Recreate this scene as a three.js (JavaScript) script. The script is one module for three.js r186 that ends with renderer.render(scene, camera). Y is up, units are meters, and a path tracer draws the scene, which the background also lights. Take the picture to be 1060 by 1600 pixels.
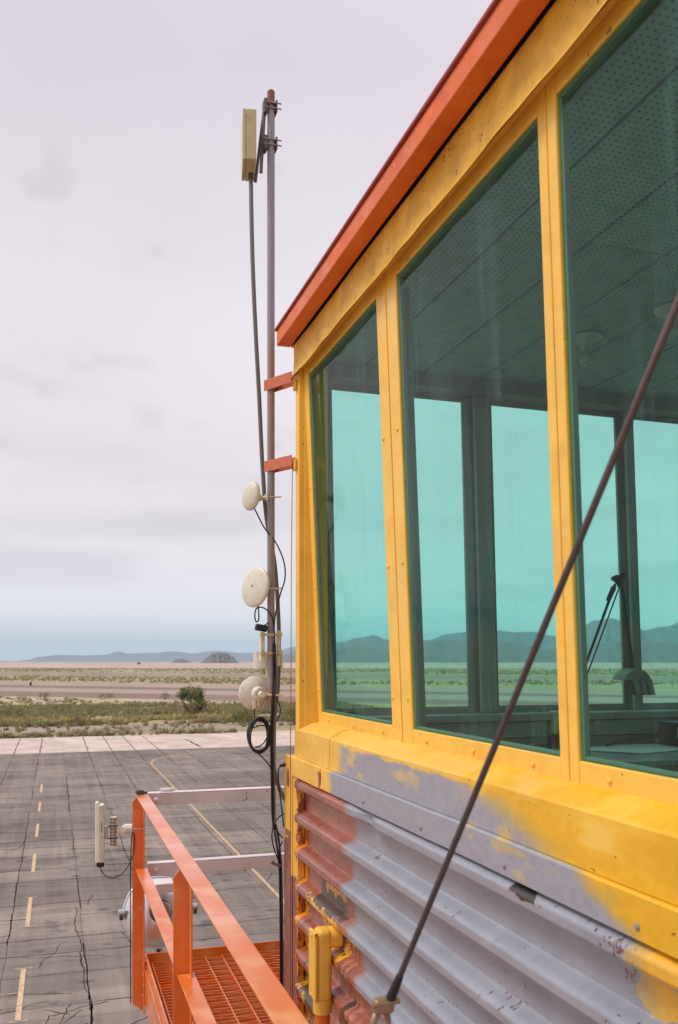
import * as THREE from 'three';
import { RoundedBoxGeometry } from 'three/addons/geometries/RoundedBoxGeometry.js';
import { mergeGeometries } from 'three/addons/utils/BufferGeometryUtils.js';

// ---------------------------------------------------------------- camera, sky, sun, exposure
const EYE = 12;                                     // eye height above the apron; coordinates below are relative to the eye
const scene = new THREE.Scene();
const camera = new THREE.PerspectiveCamera(60.28, 678 / 1024, 0.05, 90000);
const YAW = Math.atan(445 / 1378), CA = Math.cos(YAW), SA = Math.sin(YAW);
camera.position.set(0, EYE, 0);
camera.rotation.y = -YAW;
camera.setViewOffset(1060, 1600, 0, -233, 1060, 1600);   // level camera with a raised lens
camera.focus = 5; camera.userData.fStop = 5;
camera.updateProjectionMatrix();
const renderer = new THREE.WebGLRenderer({ antialias: true });
renderer.toneMapping = THREE.LinearToneMapping;
renderer.toneMappingExposure = 1.42;
renderer.shadowMap.enabled = true;
renderer.setSize(678, 1024);

// ---------------------------------------------------------------- noise
function mulberry(a) { return () => { a |= 0; a = a + 0x6D2B79F5 | 0; let t = Math.imul(a ^ a >>> 15, 1 | a); t = t + Math.imul(t ^ t >>> 7, 61 | t) ^ t; return ((t ^ t >>> 14) >>> 0) / 4294967296; }; }
const RT = new Float32Array(65536); { const r = mulberry(77); for (let i = 0; i < 65536; i++) RT[i] = r(); }
const H = (x, y) => RT[(x * 157 + y * 4423 + (x ^ (y * 31)) * 7) & 65535];
function vn(x, y, p) {                              // value noise; p = period of the lattice
  let xi = Math.floor(x), yi = Math.floor(y); const fx = x - xi, fy = y - yi;
  const u = fx * fx * (3 - 2 * fx), v = fy * fy * (3 - 2 * fy);
  let x1 = xi + 1, y1 = yi + 1;
  if (p) { xi = ((xi % p) + p) % p; yi = ((yi % p) + p) % p; x1 = ((x1 % p) + p) % p; y1 = ((y1 % p) + p) % p; }
  const a = H(xi, yi), b = H(x1, yi), c = H(xi, y1), d = H(x1, y1);
  return a + (b - a) * u + (c - a) * v + (a - b - c + d) * u * v;
}
function fbm(x, y, o = 4, p = 0) { let s = 0, a = .5, n = 0; for (let i = 0; i < o; i++) { s += a * vn(x, y, p); n += a; a *= .5; x = x * 2 + 17 * (p ? 0 : 1); y = y * 2 + 31 * (p ? 0 : 1); p *= 2; } return s / n; }
const clamp = (x, a = 0, b = 1) => x < a ? a : x > b ? b : x;
const sm = (a, b, x) => { x = clamp((x - a) / (b - a)); return x * x * (3 - 2 * x); };
const mix3 = (a, b, t) => [a[0] + (b[0] - a[0]) * t, a[1] + (b[1] - a[1]) * t, a[2] + (b[2] - a[2]) * t];
const lin = c => { c /= 255; return c <= .04045 ? c / 12.92 : ((c + .055) / 1.055) ** 2.4; };

// sky: an even high overcast, a little bluer at the horizon
{
  const W = 1024, Hh = 512, d = new Float32Array(W * Hh * 4), K = 1.07 / 1.42;
  const L = c => c.map(x => lin(x) * K);
  const stops = [[0, L([240, 247, 253])], [1.5, L([242, 246, 252])], [3.5, L([244, 242, 247])], [7, L([238, 231, 237])], [14, L([232, 224, 231])], [22, L([234, 227, 234])], [34, L([222, 214, 224])], [55, L([226, 219, 228])], [90, L([228, 221, 230])]];
  for (let j = 0; j < Hh; j++) {
    const e = ((j + .5) / Hh - .5) * 180;
    let k = 0; while (k < stops.length - 2 && stops[k + 1][0] < e) k++;
    const t = clamp((e - stops[k][0]) / (stops[k + 1][0] - stops[k][0]));
    const base = mix3(stops[k][1], stops[k + 1][1], t);
    for (let i = 0; i < W; i++) {
      const az = (i + .5) / W * Math.PI * 2, cx = Math.cos(az), cz = Math.sin(az);
      let m = 1;
      if (e > 0) {
        const q = 1 / Math.max(.06, Math.sin(e * Math.PI / 180));
        const n = fbm(cx * q * .9 + 60, cz * q * .9 + 60, 5);
        m += (n - .5) * .18 * sm(1, 12, e);
        const st = fbm(cx * 3.2 + 9 + cz, e * .55 + 3, 4);           // thin level streaks of cloud low down
        m -= .1 * sm(.54, .72, st) * sm(2.2, 4, e) * (1 - sm(8, 16, e));
        const wisp = fbm(cx * q * 5 + 13, cz * q * 5 + 29, 4); m -= .08 * sm(.66, .78, wisp) * sm(8, 14, e);
      }
      const o = (j * W + i) * 4; d[o] = base[0] * m; d[o + 1] = base[1] * (m * .995 + .005); d[o + 2] = base[2] * (m * .93 + .07); d[o + 3] = 1;
    }
  }
  const t = new THREE.DataTexture(d, W, Hh, THREE.RGBAFormat, THREE.FloatType);
  t.mapping = THREE.EquirectangularReflectionMapping; t.magFilter = THREE.LinearFilter; t.minFilter = THREE.LinearFilter; t.wrapS = THREE.RepeatWrapping; t.needsUpdate = true;
  scene.background = t; scene.environment = t;
}
const sun = new THREE.DirectionalLight(new THREE.Color().setRGB(1, .95, .88), 1.5);
sun.position.set(-48, 84 + EYE, -16); sun.target.position.set(2, EYE - 1, -5);
sun.castShadow = true; sun.shadow.radius = 36; sun.shadow.mapSize.set(2048, 2048);
Object.assign(sun.shadow.camera, { left: -40, right: 40, top: 40, bottom: -40, near: 1, far: 300 });
scene.add(sun, sun.target);
scene.fog = new THREE.FogExp2(new THREE.Color().setRGB(.58, .82, 1), 0.00004);

// ---------------------------------------------------------------- helpers
const used = {};
function numbered(n) { used[n] = (used[n] ?? -1) + 1; return used[n] ? `${n}_${String(used[n]).padStart(3, '0')}` : n; }
function thing(name, label, category, base = [0, 0, 0], extra = {}) {
  const g = new THREE.Group(); g.name = numbered(name); g.position.set(base[0], base[1] + EYE, base[2]);
  g.userData = { label, category, ...extra }; g.base_ = base; scene.add(g); return g;
}
function shadow(m) { m.castShadow = m.receiveShadow = true; return m; }
function part(parent, name, geo, mat, label) {       // geo in eye-relative coordinates
  const b = parent.base_, g = geo.clone ? geo : geo; g.translate(-b[0], -b[1], -b[2]);
  const m = shadow(new THREE.Mesh(g, mat)); m.name = name; m.base_ = b; if (label) m.userData.label = label; parent.add(m); return m;
}
function put(parent, name, geo, mat, p, rot, scale) {  // shared geometry about its own origin
  const b = parent.base_, m = shadow(new THREE.Mesh(geo, mat)); m.name = name;
  m.position.set(p[0] - b[0], p[1] - b[1], p[2] - b[2]); if (rot) m.rotation.set(...rot); if (scale) m.scale.set(...scale);
  m.base_ = [0, 0, 0]; parent.add(m); return m;
}
function single(name, label, category, geo, mat, base, extra = {}) {   // a thing that is one mesh
  geo.translate(-base[0], -base[1], -base[2]);
  const m = shadow(new THREE.Mesh(geo, mat)); m.name = numbered(name); m.position.set(base[0], base[1] + EYE, base[2]); m.base_ = base;
  m.userData = { label, category, ...extra }; scene.add(m); return m;
}
function struct(name, geo, mat, extra = {}) { geo.translate(0, EYE, 0); const m = shadow(new THREE.Mesh(geo, mat)); m.name = name; m.userData = { kind: 'structure', ...extra }; m.base_ = [0, -EYE, 0]; scene.add(m); return m; }
function uvm(g) {                                    // uv in metres, projected along the dominant axis of each face
  if (g.index) g = g.toNonIndexed();
  const p = g.attributes.position, uv = new Float32Array(p.count * 2), a = new THREE.Vector3(), b = new THREE.Vector3(), c = new THREE.Vector3();
  for (let i = 0; i < p.count; i += 3) {
    a.fromBufferAttribute(p, i); b.fromBufferAttribute(p, i + 1); c.fromBufferAttribute(p, i + 2);
    const n = b.clone().sub(a).cross(c.clone().sub(a)), x = Math.abs(n.x), y = Math.abs(n.y), z = Math.abs(n.z);
    [a, b, c].forEach((v, k) => { const o = (i + k) * 2; if (x >= y && x >= z) { uv[o] = v.z; uv[o + 1] = v.y; } else if (y >= z) { uv[o] = v.x + .37; uv[o + 1] = v.z; } else { uv[o] = v.x; uv[o + 1] = v.y; } });
  }
  g.setAttribute('uv', new THREE.BufferAttribute(uv, 2)); return g;
}
function box(x0, x1, y0, y1, z0, z1, r = 0) {
  const w = x1 - x0, h = y1 - y0, d = z1 - z0;
  const g = r ? new RoundedBoxGeometry(w, h, d, 2, Math.min(r, w / 2.01, h / 2.01, d / 2.01)) : new THREE.BoxGeometry(w, h, d);
  g.translate((x0 + x1) / 2, (y0 + y1) / 2, (z0 + z1) / 2); return uvm(g);
}
const V = (x, y, z) => new THREE.Vector3(x, y, z);
function cyl(p0, p1, r0, r1 = r0, seg = 16) {
  const a = V(...p0), b = V(...p1), d = b.clone().sub(a), g = new THREE.CylinderGeometry(r1, r0, d.length(), seg, 1);
  g.applyQuaternion(new THREE.Quaternion().setFromUnitVectors(V(0, 1, 0), d.clone().normalize())); g.translate((a.x + b.x) / 2, (a.y + b.y) / 2, (a.z + b.z) / 2); return uvm(g);
}
function tube(pts, r, n = 60, rs = 8) { return uvm(new THREE.TubeGeometry(new THREE.CatmullRomCurve3(pts.map(p => V(...p)), false, 'centripetal'), n, r, rs, false)); }
function lathe(prof, at, dir, seg = 40) {            // profile [radius, along dir]
  const g = new THREE.LatheGeometry(prof.map(p => new THREE.Vector2(p[0], p[1])), seg);
  g.applyQuaternion(new THREE.Quaternion().setFromUnitVectors(V(0, 1, 0), V(...dir).normalize())); g.translate(...at); return uvm(g);
}
function torus(at, dir, R, r, arc = Math.PI * 2, seg = 40) {
  const g = new THREE.TorusGeometry(R, r, 8, seg, arc); g.applyQuaternion(new THREE.Quaternion().setFromUnitVectors(V(0, 0, 1), V(...dir).normalize())); g.translate(...at); return uvm(g);
}
const merge = a => mergeGeometries(a.map(g => { g = g.index ? g.toNonIndexed() : g; for (const k of Object.keys(g.attributes)) if (!['position', 'normal', 'uv'].includes(k)) g.deleteAttribute(k); return g; }), false);
function quadMesh(verts) { const g = new THREE.BufferGeometry(); g.setAttribute('position', new THREE.Float32BufferAttribute(verts.flat(), 3)); g.setIndex([0, 1, 2, 0, 2, 3]); g.computeVertexNormals(); return uvm(g); }

// ---------------------------------------------------------------- textures and materials
function tex(w, h, fn, { srgb = true, repeat, wrap = true } = {}) {
  const d = new Uint8Array(w * h * 4);
  for (let j = 0; j < h; j++) for (let i = 0; i < w; i++) { const c = fn((i + .5) / w, (j + .5) / h), o = (j * w + i) * 4; d[o] = clamp(c[0], 0, 255); d[o + 1] = clamp(c[1], 0, 255); d[o + 2] = clamp(c[2], 0, 255); d[o + 3] = c.length > 3 ? clamp(c[3], 0, 255) : 255; }
  const t = new THREE.DataTexture(d, w, h); t.magFilter = THREE.LinearFilter; t.minFilter = THREE.LinearFilter; if (srgb) t.colorSpace = THREE.SRGBColorSpace;
  t.wrapS = t.wrapT = wrap ? THREE.RepeatWrapping : THREE.ClampToEdgeWrapping; if (repeat) t.repeat.set(repeat[0], repeat[1]); t.needsUpdate = true; return t;
}
// painted metal: colour with mottling, chips and specks; the tile is `size` metres wide
function paint(c, { size = 1.3, n = 512, vary = 14, chips = 0, chipC = [90, 50, 35], dirt = .25, dirtC = [120, 90, 60], rough = .42, bump = .0012, seed = 0, scratch = 0, clear = 0, metal = 0 } = {}) {
  const map = tex(n, n, (u, v) => {
    const a = fbm(u * 6, v * 6, 4, 6) - .5, b = fbm(u * 40 + seed, v * 40, 2, 40) - .5;
    let k = c.map(x => x + (a * 2 + b * .8) * vary);
    const dm = sm(.56, .8, fbm(u * 9 + seed, v * 9, 4, 9)) * dirt; k = mix3(k, dirtC, dm);
    if (chips) { const cn = fbm(u * 72 + seed * 3, v * 72, 3, 72), big = fbm(u * 5 + seed, v * 5, 2, 5); if (cn + (big - .5) * .35 > 1 - chips) k = chipC.map(x => x + b * 40); }
    if (scratch) { const s = vn(u * 64, v * 8, 8) * vn(u * 24 + 3, v * 64, 8); if (s > 1 - scratch) k = mix3(k, chipC, .5); }
    return k;
  }, { repeat: [1 / size, 1 / size] });
  const bm = tex(256, 256, (u, v) => { const x = 128 + (fbm(u * 10, v * 10, 4, 10) - .5) * 190; return [x, x, x]; }, { srgb: false, repeat: [1 / size, 1 / size] });
  const rm = tex(256, 256, (u, v) => { const x = 255 * clamp(.78 + (fbm(u * 8, v * 8, 4, 8) - .5) * .9); return [x, x, x]; }, { srgb: false, repeat: [1 / size, 1 / size] });
  return new THREE.MeshPhysicalMaterial({ map, bumpMap: bm, bumpScale: bump, roughnessMap: rm, roughness: rough / .78, metalness: metal, clearcoat: clear, clearcoatRoughness: .3 });
}
const plain = (r, g, b, rough = .6, extra = {}) => new THREE.MeshPhysicalMaterial({ color: new THREE.Color().setRGB(r, g, b), roughness: rough, ...extra });

const M = {};
M.yellow = paint([246, 197, 82], { vary: 10, chips: 0.07, chipC: [150, 92, 40], dirt: .22, dirtC: [206, 140, 50], rough: .4, seed: 3 });
M.fascia = paint([222, 172, 52], { size: .8, vary: 22, chips: 0.15, chipC: [128, 92, 40], dirt: .5, dirtC: [196, 150, 60], rough: .5, bump: .004, seed: 8 });
M.orange = paint([228, 112, 26], { vary: 12, chips: .13, chipC: [168, 138, 124], dirt: .75, dirtC: [238, 160, 112], rough: .3, seed: 5, clear: .8, bump: .0004 });
M.roofOrange = paint([226, 108, 40], { size: 1, vary: 14, chips: 0.12, chipC: [232, 170, 110], dirt: .3, dirtC: [176, 66, 34], rough: .42, seed: 11 });
M.roofRed = paint([160, 70, 52], { vary: 10, rough: .5, seed: 2 });
M.white = paint([226, 216, 214], { vary: 9, chips: 0.1, chipC: [120, 70, 55], dirt: .3, dirtC: [206, 186, 180], rough: .45, seed: 6 });
M.greyPaint = paint([150, 146, 150], { vary: 12, chips: 0.12, chipC: [170, 110, 90], dirt: .4, dirtC: [150, 128, 118], rough: .5, seed: 9, size: .6 });
M.pinkGrey = paint([164, 124, 112], { vary: 14, chips: 0.12, chipC: [110, 80, 70], dirt: .5, dirtC: [150, 140, 138], rough: .55, seed: 13, size: .5 });
M.rustRed = paint([204, 112, 78], { vary: 16, chips: 0.14, chipC: [110, 52, 36], dirt: .4, dirtC: [206, 128, 90], rough: .5, seed: 4, size: .6 });
M.oxide = paint([132, 84, 72], { vary: 16, chips: 0.16, chipC: [86, 44, 34], dirt: .3, dirtC: [150, 104, 92], rough: .6, seed: 15, size: .5 });
M.interior = paint([128, 132, 124], { vary: 8, dirt: .5, dirtC: [104, 106, 98], rough: .6, seed: 10 });
M.interiorDark = plain(.06, .065, .06, .7);
M.wood = plain(.2, .12, .06, .5);
M.black = plain(.012, .012, .014, .45);
M.cable = plain(.022, .022, .025, .5);
M.greyHose = plain(.17, .15, .135, .6);
M.beige = paint([196, 186, 140], { vary: 6, dirt: .3, dirtC: [176, 160, 112], rough: .5, seed: 7, size: .4 });
M.offwhite = paint([222, 216, 198], { vary: 5, dirt: .35, dirtC: [200, 190, 168], rough: .5, seed: 12, size: .3 });
M.ivory = paint([226, 220, 204], { vary: 5, dirt: .45, dirtC: [190, 180, 160], rough: .6, seed: 14, size: .2 });
M.galv = plain(.5, .5, .5, .38, { metalness: .75 });
M.darkSteel = plain(.1, .09, .085, .45, { metalness: .5 });
M.brass = plain(.34, .22, .14, .4, { metalness: .5 });
M.silver = plain(.72, .73, .75, .3, { metalness: .8 });
M.porcelain = plain(.42, .42, .4, .3);
M.paper = plain(.7, .72, .7, .8);
M.greenWire = plain(.45, .5, .12, .5);
M.glass = new THREE.MeshPhysicalMaterial({ color: new THREE.Color().setRGB(.58, .905, .83), transmission: 1, thickness: 0, roughness: 0, ior: 1.5, specularIntensity: .42 });
M.bulb = plain(.4, .4, .38, .15);
M.lens = plain(.3, .18, .13, .12, { clearcoat: 1 });

// ground grid: d metres ahead along the view, r to the right of it
const gp = (d, r) => [d * SA + r * CA, -d * CA + r * SA];
const G = -EYE;

// ================================================================ SETTING: ground, apron, runways, hills
function groundTex(c1, c2, c3, tile, f = 8, n = 1024) {
  return tex(n, n, (u, v) => { const a = fbm(u * f, v * f, 6, f), b = fbm(u * f * 8 + 5, v * f * 8, 3, f * 8); let k = mix3(c1, c2, sm(.35, .65, a)); k = mix3(k, c3, sm(.55, .75, b) * .6); return k.map(x => x + (vn(u * 500, v * 500, 500) - .5) * 18); }, { repeat: [1 / tile, 1 / tile] });
}
const soil = (c1, c2, c3, tile, f) => new THREE.MeshStandardMaterial({ map: groundTex(c1, c2, c3, tile, f, 512), roughness: 1 });
M.playa = soil([190, 168, 152], [180, 156, 140], [198, 180, 166], 900, 6);
M.sand = soil([190, 170, 146], [176, 156, 130], [160, 142, 110], 60, 8);
M.gravel = soil([164, 148, 132], [152, 136, 120], [138, 122, 102], 40, 8);
M.scrub = soil([170, 154, 118], [158, 142, 106], [148, 138, 98], 160, 8);
M.olive = soil([150, 142, 100], [164, 150, 114], [138, 134, 92], 300, 8);
M.meadow = soil([158, 146, 104], [168, 150, 116], [140, 132, 88], 50, 8);
M.runway = soil([136, 112, 100], [128, 106, 94], [146, 124, 110], 90, 6);
M.runwayPale = soil([166, 144, 130], [158, 138, 124], [174, 154, 140], 90, 6);
M.road = soil([150, 134, 118], [140, 122, 106], [160, 144, 130], 120, 6);

{ // one sheet to the horizon
  const g = new THREE.PlaneGeometry(48000, 48000, 1, 1); g.rotateX(-Math.PI / 2); g.translate(0, G - .35, 0); struct('ground', uvm(g), M.playa);
}
function strip(name, fa, fb, na, nb, mat, lift) {     // far and near edge, each by its distance ahead at the left (a) and further right (b)
  const A = d => gp(d, -.3846 * d), B = d => gp(d, -.0508 * d), at = (p, q, t) => [p[0] + (q[0] - p[0]) * t, p[1] + (q[1] - p[1]) * t];
  const n = 24, pos = [], idx = [];
  for (let i = 0; i <= n; i++) {
    const t = -.7 + 3.5 * i / n, f = at(A(fa), B(fb), t), e = at(A(na), B(nb), t);
    const wob = (vn(i * .9, fa * .1) - .5) * fa * .006;
    pos.push(f[0], G + lift, f[1] + wob, e[0], G + lift, e[1] + wob * .5); if (i < n) { const k = i * 2; idx.push(k, k + 1, k + 2, k + 1, k + 3, k + 2); }
  }
  const g = new THREE.BufferGeometry(); g.setAttribute('position', new THREE.Float32BufferAttribute(pos, 3)); g.setIndex(idx); g.computeVertexNormals();
  return struct(name, uvm(g), mat);
}
const dv = v => 12 * 1378 / (v - 1033);
{ const g = new THREE.PlaneGeometry(900, 520); g.rotateX(-Math.PI / 2); g.translate(200, G - .16, -300); struct('sand', uvm(g), M.sand); }
strip('scrub_plain', dv(1043.5), dv(1046), dv(1066), dv(1072), M.scrub, -.12);
strip('grass_plain', dv(1042.5), dv(1045), dv(1049), dv(1053), M.olive, -.10);
strip('far_runway', dv(1049.5), dv(1053), dv(1055), dv(1059), M.road, -.08);
strip('runway_shoulder', dv(1064), dv(1071), dv(1086.5), dv(1096), M.runwayPale, -.06);
strip('runway', dv(1069.5), dv(1077), dv(1073.5), dv(1081), M.runway, -.04);
strip('runway_edge', dv(1079), dv(1088), dv(1086), dv(1095), M.runway, -.04);
{ const g = new THREE.PlaneGeometry(160, 96); g.rotateX(-Math.PI / 2); g.translate(20, G - .1, -200); struct('meadow', uvm(g), M.meadow); }
{ const g = new THREE.PlaneGeometry(160, 15); g.rotateX(-Math.PI / 2); g.translate(20, G - .06, -163.5); struct('gravel_strip', uvm(g), M.gravel); }
{ const g = new THREE.PlaneGeometry(30, 9); g.rotateX(-Math.PI / 2); g.translate(97, G - .02, -796); struct('concrete_pad', uvm(g), plain(.7, .66, .6, .9)); }
{ const g = new THREE.PlaneGeometry(26, 8); g.rotateX(-Math.PI / 2); g.translate(9, G - .02, -820); struct('concrete_pad_001', uvm(g), plain(.55, .5, .44, .9)); }

// apron of ten-foot concrete lanes
const AX0 = -14, AX1 = 46, AZ0 = -146, AZ1 = 24;
const apronMap = tex(1024, 2048, (u, v) => {
  const x = AX0 + u * 60, z = AZ0 + v * 124;
  let b = 122 + (fbm(x * .12, z * .12, 4) - .5) * 40;
  b += (vn(x * 3.4, z * .12) - .5) * 15 + (vn(x * 9, z * .3 + 7) - .5) * 10 + (vn(x * .16 + 4, z * 2.2) - .5) * 13 + (vn(x * 14, z * 14) - .5) * 10;
  const st = sm(.66, .8, fbm(x * .22 + 40, z * .5 + 11, 4)); b -= st * 22;
  const fl = Math.abs(((z + fbm(x * .15, z * .3, 3) * 1.6) * .83) % 1); if (fl < .07 || fl > .96) b -= 13 * sm(.3, .55, fbm(x * .4, z * .8 + 5, 2)); const oil = sm(.71, .78, fbm(x * .9 + 9, z * 1.4 + 2, 4)); b -= oil * 26; const pal = fbm(x * .1 + 3, z * .25 + 70, 3); b += sm(.58, .75, pal) * 14;
  return [b * 1.01, b * .92, b * .85];
}, { wrap: true });
const paleMap = tex(512, 512, (u, v) => { let b = 200 + (fbm(u * 10, v * 10, 5, 10) - .5) * 44 + (vn(u * 90, v * 40, 90) - .5) * 10; const st = sm(.62, .8, fbm(u * 16 + 3, v * 16, 4, 16)); b -= st * 22; return [b, b * .905, b * .845]; });
const slabTones = [.9, .95, 1, 1.03, 1.07].map(k => new THREE.MeshStandardMaterial({ map: apronMap, color: new THREE.Color(k, k, k), roughness: .92 }));
const paleTones = [.94, 1, 1.04].map(k => new THREE.MeshStandardMaterial({ map: paleMap, color: new THREE.Color(k, k, k), roughness: .95 }));
{
  const base = new THREE.PlaneGeometry(AX1 - AX0, AZ1 - AZ0); base.rotateX(-Math.PI / 2); base.translate((AX0 + AX1) / 2, G - .045, (AZ0 + AZ1) / 2);
  const apron = struct('apron', uvm(base), plain(.1, .085, .075, 1));
  apron.userData.label = 'weathered grey concrete apron with cracked joints below the tower';
  const R = mulberry(5), rows = []; let z = AZ1; const zs = [z];
  while (z > AZ0) { let s = 2.1 + R() * 1.6; if (z > -121.5 && z - s < -122) s = z + 121.7; z -= s; if (z < AZ0) z = AZ0; zs.push(z); }
  const xs = []; for (let x = 1.2 - 3.07 * 5; x < AX1; x += 3.07) xs.push(x);
  const all = [];
  const jx = xs.map(() => zs.map(() => (R() - .5) * .07)), jz = xs.map(() => zs.map(() => (R() - .5) * .12));
  for (let i = 0; i < xs.length - 1; i++) for (let k = 0; k < zs.length - 1; k++) {
    const q = [[i, k], [i + 1, k], [i + 1, k + 1], [i, k + 1]].map(([a, b]) => [xs[a] + jx[a][b], zs[b] + jz[a][b]]);
    const g = .010, c = [(q[0][0] + q[2][0]) / 2, (q[0][1] + q[2][1]) / 2];
    const p = q.map(([x, y]) => [x + (x < c[0] ? g : -g), y + (y < c[1] ? g * .7 : -g * .7)]);
    const lift = (R() - .5) * .008, y1 = G + lift, y0 = G - .044, pos = [], T = p.map(a => [a[0], y1, a[1]]), B = p.map(a => [a[0], y0, a[1]]);
    const f = (a, b, cc, d) => pos.push(...a, ...b, ...cc, ...a, ...cc, ...d);
    f(T[0], T[1], T[2], T[3]); for (let e = 0; e < 4; e++) { const n = (e + 1) % 4; f(T[e], B[e], B[n], T[n]); }
    const geo = new THREE.BufferGeometry(); geo.setAttribute('position', new THREE.Float32BufferAttribute(pos, 3)); geo.computeVertexNormals();
    const pale = c[1] < -121.8, uv = []; for (let m = 0; m < pos.length; m += 3) uv.push(pale ? pos[m] / 24 : (pos[m] - AX0) / 60, pale ? pos[m + 2] / 24 : (pos[m + 2] - AZ0) / 124);
    geo.setAttribute('uv', new THREE.Float32BufferAttribute(uv, 2));
    const d = c[0] * SA - c[1] * CA, rr = c[0] * CA + c[1] * SA, seen = d > 20 && Math.abs(rr / d + .22) < .22;
    all.push({ geo, pale, seen, d, tone: Math.floor(R() * (pale ? 3 : 5)) });
  }
  all.sort((a, b) => (b.seen - a.seen) || (a.d - b.d));
  all.slice(0, 300).forEach(s => part(apron, s.pale ? 'pale_slab' : 'concrete_slab', s.geo, (s.pale ? paleTones : slabTones)[s.tone]));
  for (const pale of [false, true]) { const rest = all.slice(300).filter(s => s.pale === pale); if (rest.length) { const m = part(apron, pale ? 'pale_slab_field' : 'slab_field', merge(rest.map(s => s.geo)), pale ? paleTones[1] : slabTones[2]); m.userData.kind = 'stuff'; } }
  // cracks and worn joints: jagged strips of dark filler
  const strips = [];
  const ribbon = (pts, w) => {
    const pos = [];
    for (let i = 0; i < pts.length - 1; i++) {
      const [ax, az] = pts[i], [bx, bz] = pts[i + 1], L = Math.hypot(bx - ax, bz - az) || 1, nx = -(bz - az) / L, nz = (bx - ax) / L, w0 = w * (.35 + vn(ax * 3, az * 3) * 1.1) / 2, w1 = w * (.35 + vn(bx * 3, bz * 3) * 1.1) / 2, y = G + .009;
      pos.push(ax + nx * w0, y, az + nz * w0, ax - nx * w0, y, az - nz * w0, bx - nx * w1, y, bz - nz * w1, ax + nx * w0, y, az + nz * w0, bx - nx * w1, y, bz - nz * w1, bx + nx * w1, y, bz + nz * w1);
    }
    const g = new THREE.BufferGeometry(); g.setAttribute('position', new THREE.Float32BufferAttribute(pos, 3)); const N = new Float32Array(pos.length); for (let i = 1; i < N.length; i += 3) N[i] = 1; g.setAttribute('normal', new THREE.BufferAttribute(N, 3)); g.setAttribute('uv', new THREE.Float32BufferAttribute(new Float32Array(pos.length / 3 * 2), 2)); strips.push(g);
  };
  const wander = (a, b, step, amp, f) => { const L = Math.hypot(b[0] - a[0], b[1] - a[1]), n = Math.max(2, Math.round(L / step)), nx = -(b[1] - a[1]) / L, nz = (b[0] - a[0]) / L, o = []; for (let i = 0; i <= n; i++) { const t = i / n, x = a[0] + (b[0] - a[0]) * t, z2 = a[1] + (b[1] - a[1]) * t, m = ((fbm(x * f + a[0], z2 * f + 9, 3) - .5) * 2 + (R() - .5) * .35) * amp; o.push([x + nx * m, z2 + nz * m]); } return o; };
  xs.forEach((x, i) => { if (x < -9 || x > 34) return; let z2 = -26; while (z2 > -121) { const L = 3 + R() * 8; if (R() < .78) ribbon(wander([x, z2], [x, z2 - L], .3, .1, .5), .02 + R() * .035); z2 -= L; } });
  zs.forEach(zz => { if (zz > -26 || zz < -121) return; let x = -10; while (x < 32) { const L = 2 + R() * 7; if (R() < .72) ribbon(wander([x, zz], [x + L, zz], .3, .07, .6), .016 + R() * .04); x += L; } });
  for (let i = 0; i < 46; i++) { const zz = -29 - R() * R() * 70, x = -6 + R() * 26, a = R() < .7 ? (R() - .5) * .5 : 1.2 + R(), L = 1 + R() * 4; ribbon(wander([x, zz], [x + Math.cos(a) * L, zz + Math.sin(a) * L], .2, .28, .9), .02 + R() * .02); }
  for (let i = 0; i < 13; i++) { const x = -2 + R() * 6, zz = -29.5 - R() * 3.2, a = R() * 3.1, L = .6 + R() * 1.6; ribbon(wander([x, zz], [x + Math.cos(a) * L, zz + Math.sin(a) * L], .15, .2, 1.2), .024 + R() * .022); }
  ribbon(wander([1.15, -29], [.95, -45], .2, .16, .7), .034); ribbon(wander([19.2, -136], [19.5, -123], .4, .2, .4), .3);
  for (const x of [-5, -1.75, 4.3, 7.35, 10.4, 13.5]) ribbon(wander([x, -122], [x, -145], .5, .08, .5), .1);
  const cr = part(apron, 'crack_filler', merge(strips), plain(.11, .095, .085, 1)); cr.userData.kind = 'stuff';
  // painted lines
  const worn = c => new THREE.MeshStandardMaterial({ map: tex(256, 256, (u, v) => { const n = fbm(u * 24, v * 24, 3, 24); return mix3(c, [128, 112, 100], sm(.55, .72, n) * .8 + .12); }, { repeat: [.5, .5] }), roughness: .85 });
  const yl = worn([216, 176, 126]), wl = worn([222, 188, 150]), faint = worn([178, 152, 132]);
  const line = (pts, w, mat) => { const pos = [], idx = []; pts.forEach(([x, z2], i) => { const a = pts[Math.max(0, i - 1)], b = pts[Math.min(pts.length - 1, i + 1)], L = Math.hypot(b[0] - a[0], b[1] - a[1]), nx = -(b[1] - a[1]) / L * w / 2, nz = (b[0] - a[0]) / L * w / 2; pos.push(x + nx, G + .014, z2 + nz, x - nx, G + .014, z2 - nz); if (i) { const k = i * 2; idx.push(k - 2, k - 1, k, k - 1, k + 1, k); } }); const g = new THREE.BufferGeometry(); g.setAttribute('position', new THREE.Float32BufferAttribute(pos, 3)); g.setIndex(idx); g.computeVertexNormals(); part(apron, 'painted_line', uvm(g), mat); };
  const curve = pts => new THREE.CatmullRomCurve3(pts.map(p => V(p[0], 0, p[1]))).getPoints(40).map(p => [p.x, p.z]);
  line([[10.9, -26], [10.88, -60], [10.78, -104.3]], .17, yl);
  line(curve([[10.78, -104.3], [10.1, -107.5], [9.2, -109.6], [6.8, -113.6], [1.1, -115.4], [-6.3, -114.9], [-20, -114.6]]), .26, faint);
  line(curve([[10.78, -104.3], [11.05, -106.6], [11.9, -109.5], [15, -113.7], [17.6, -115.7], [24, -117.6]]), .26, yl);
  const stems = [[-31.2, -36.5], [-42.2, -47.4], [-53, -58.2], [-63.6, -68.7], [-74.3, -79.3], [-84.9, -90.4]];
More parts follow.
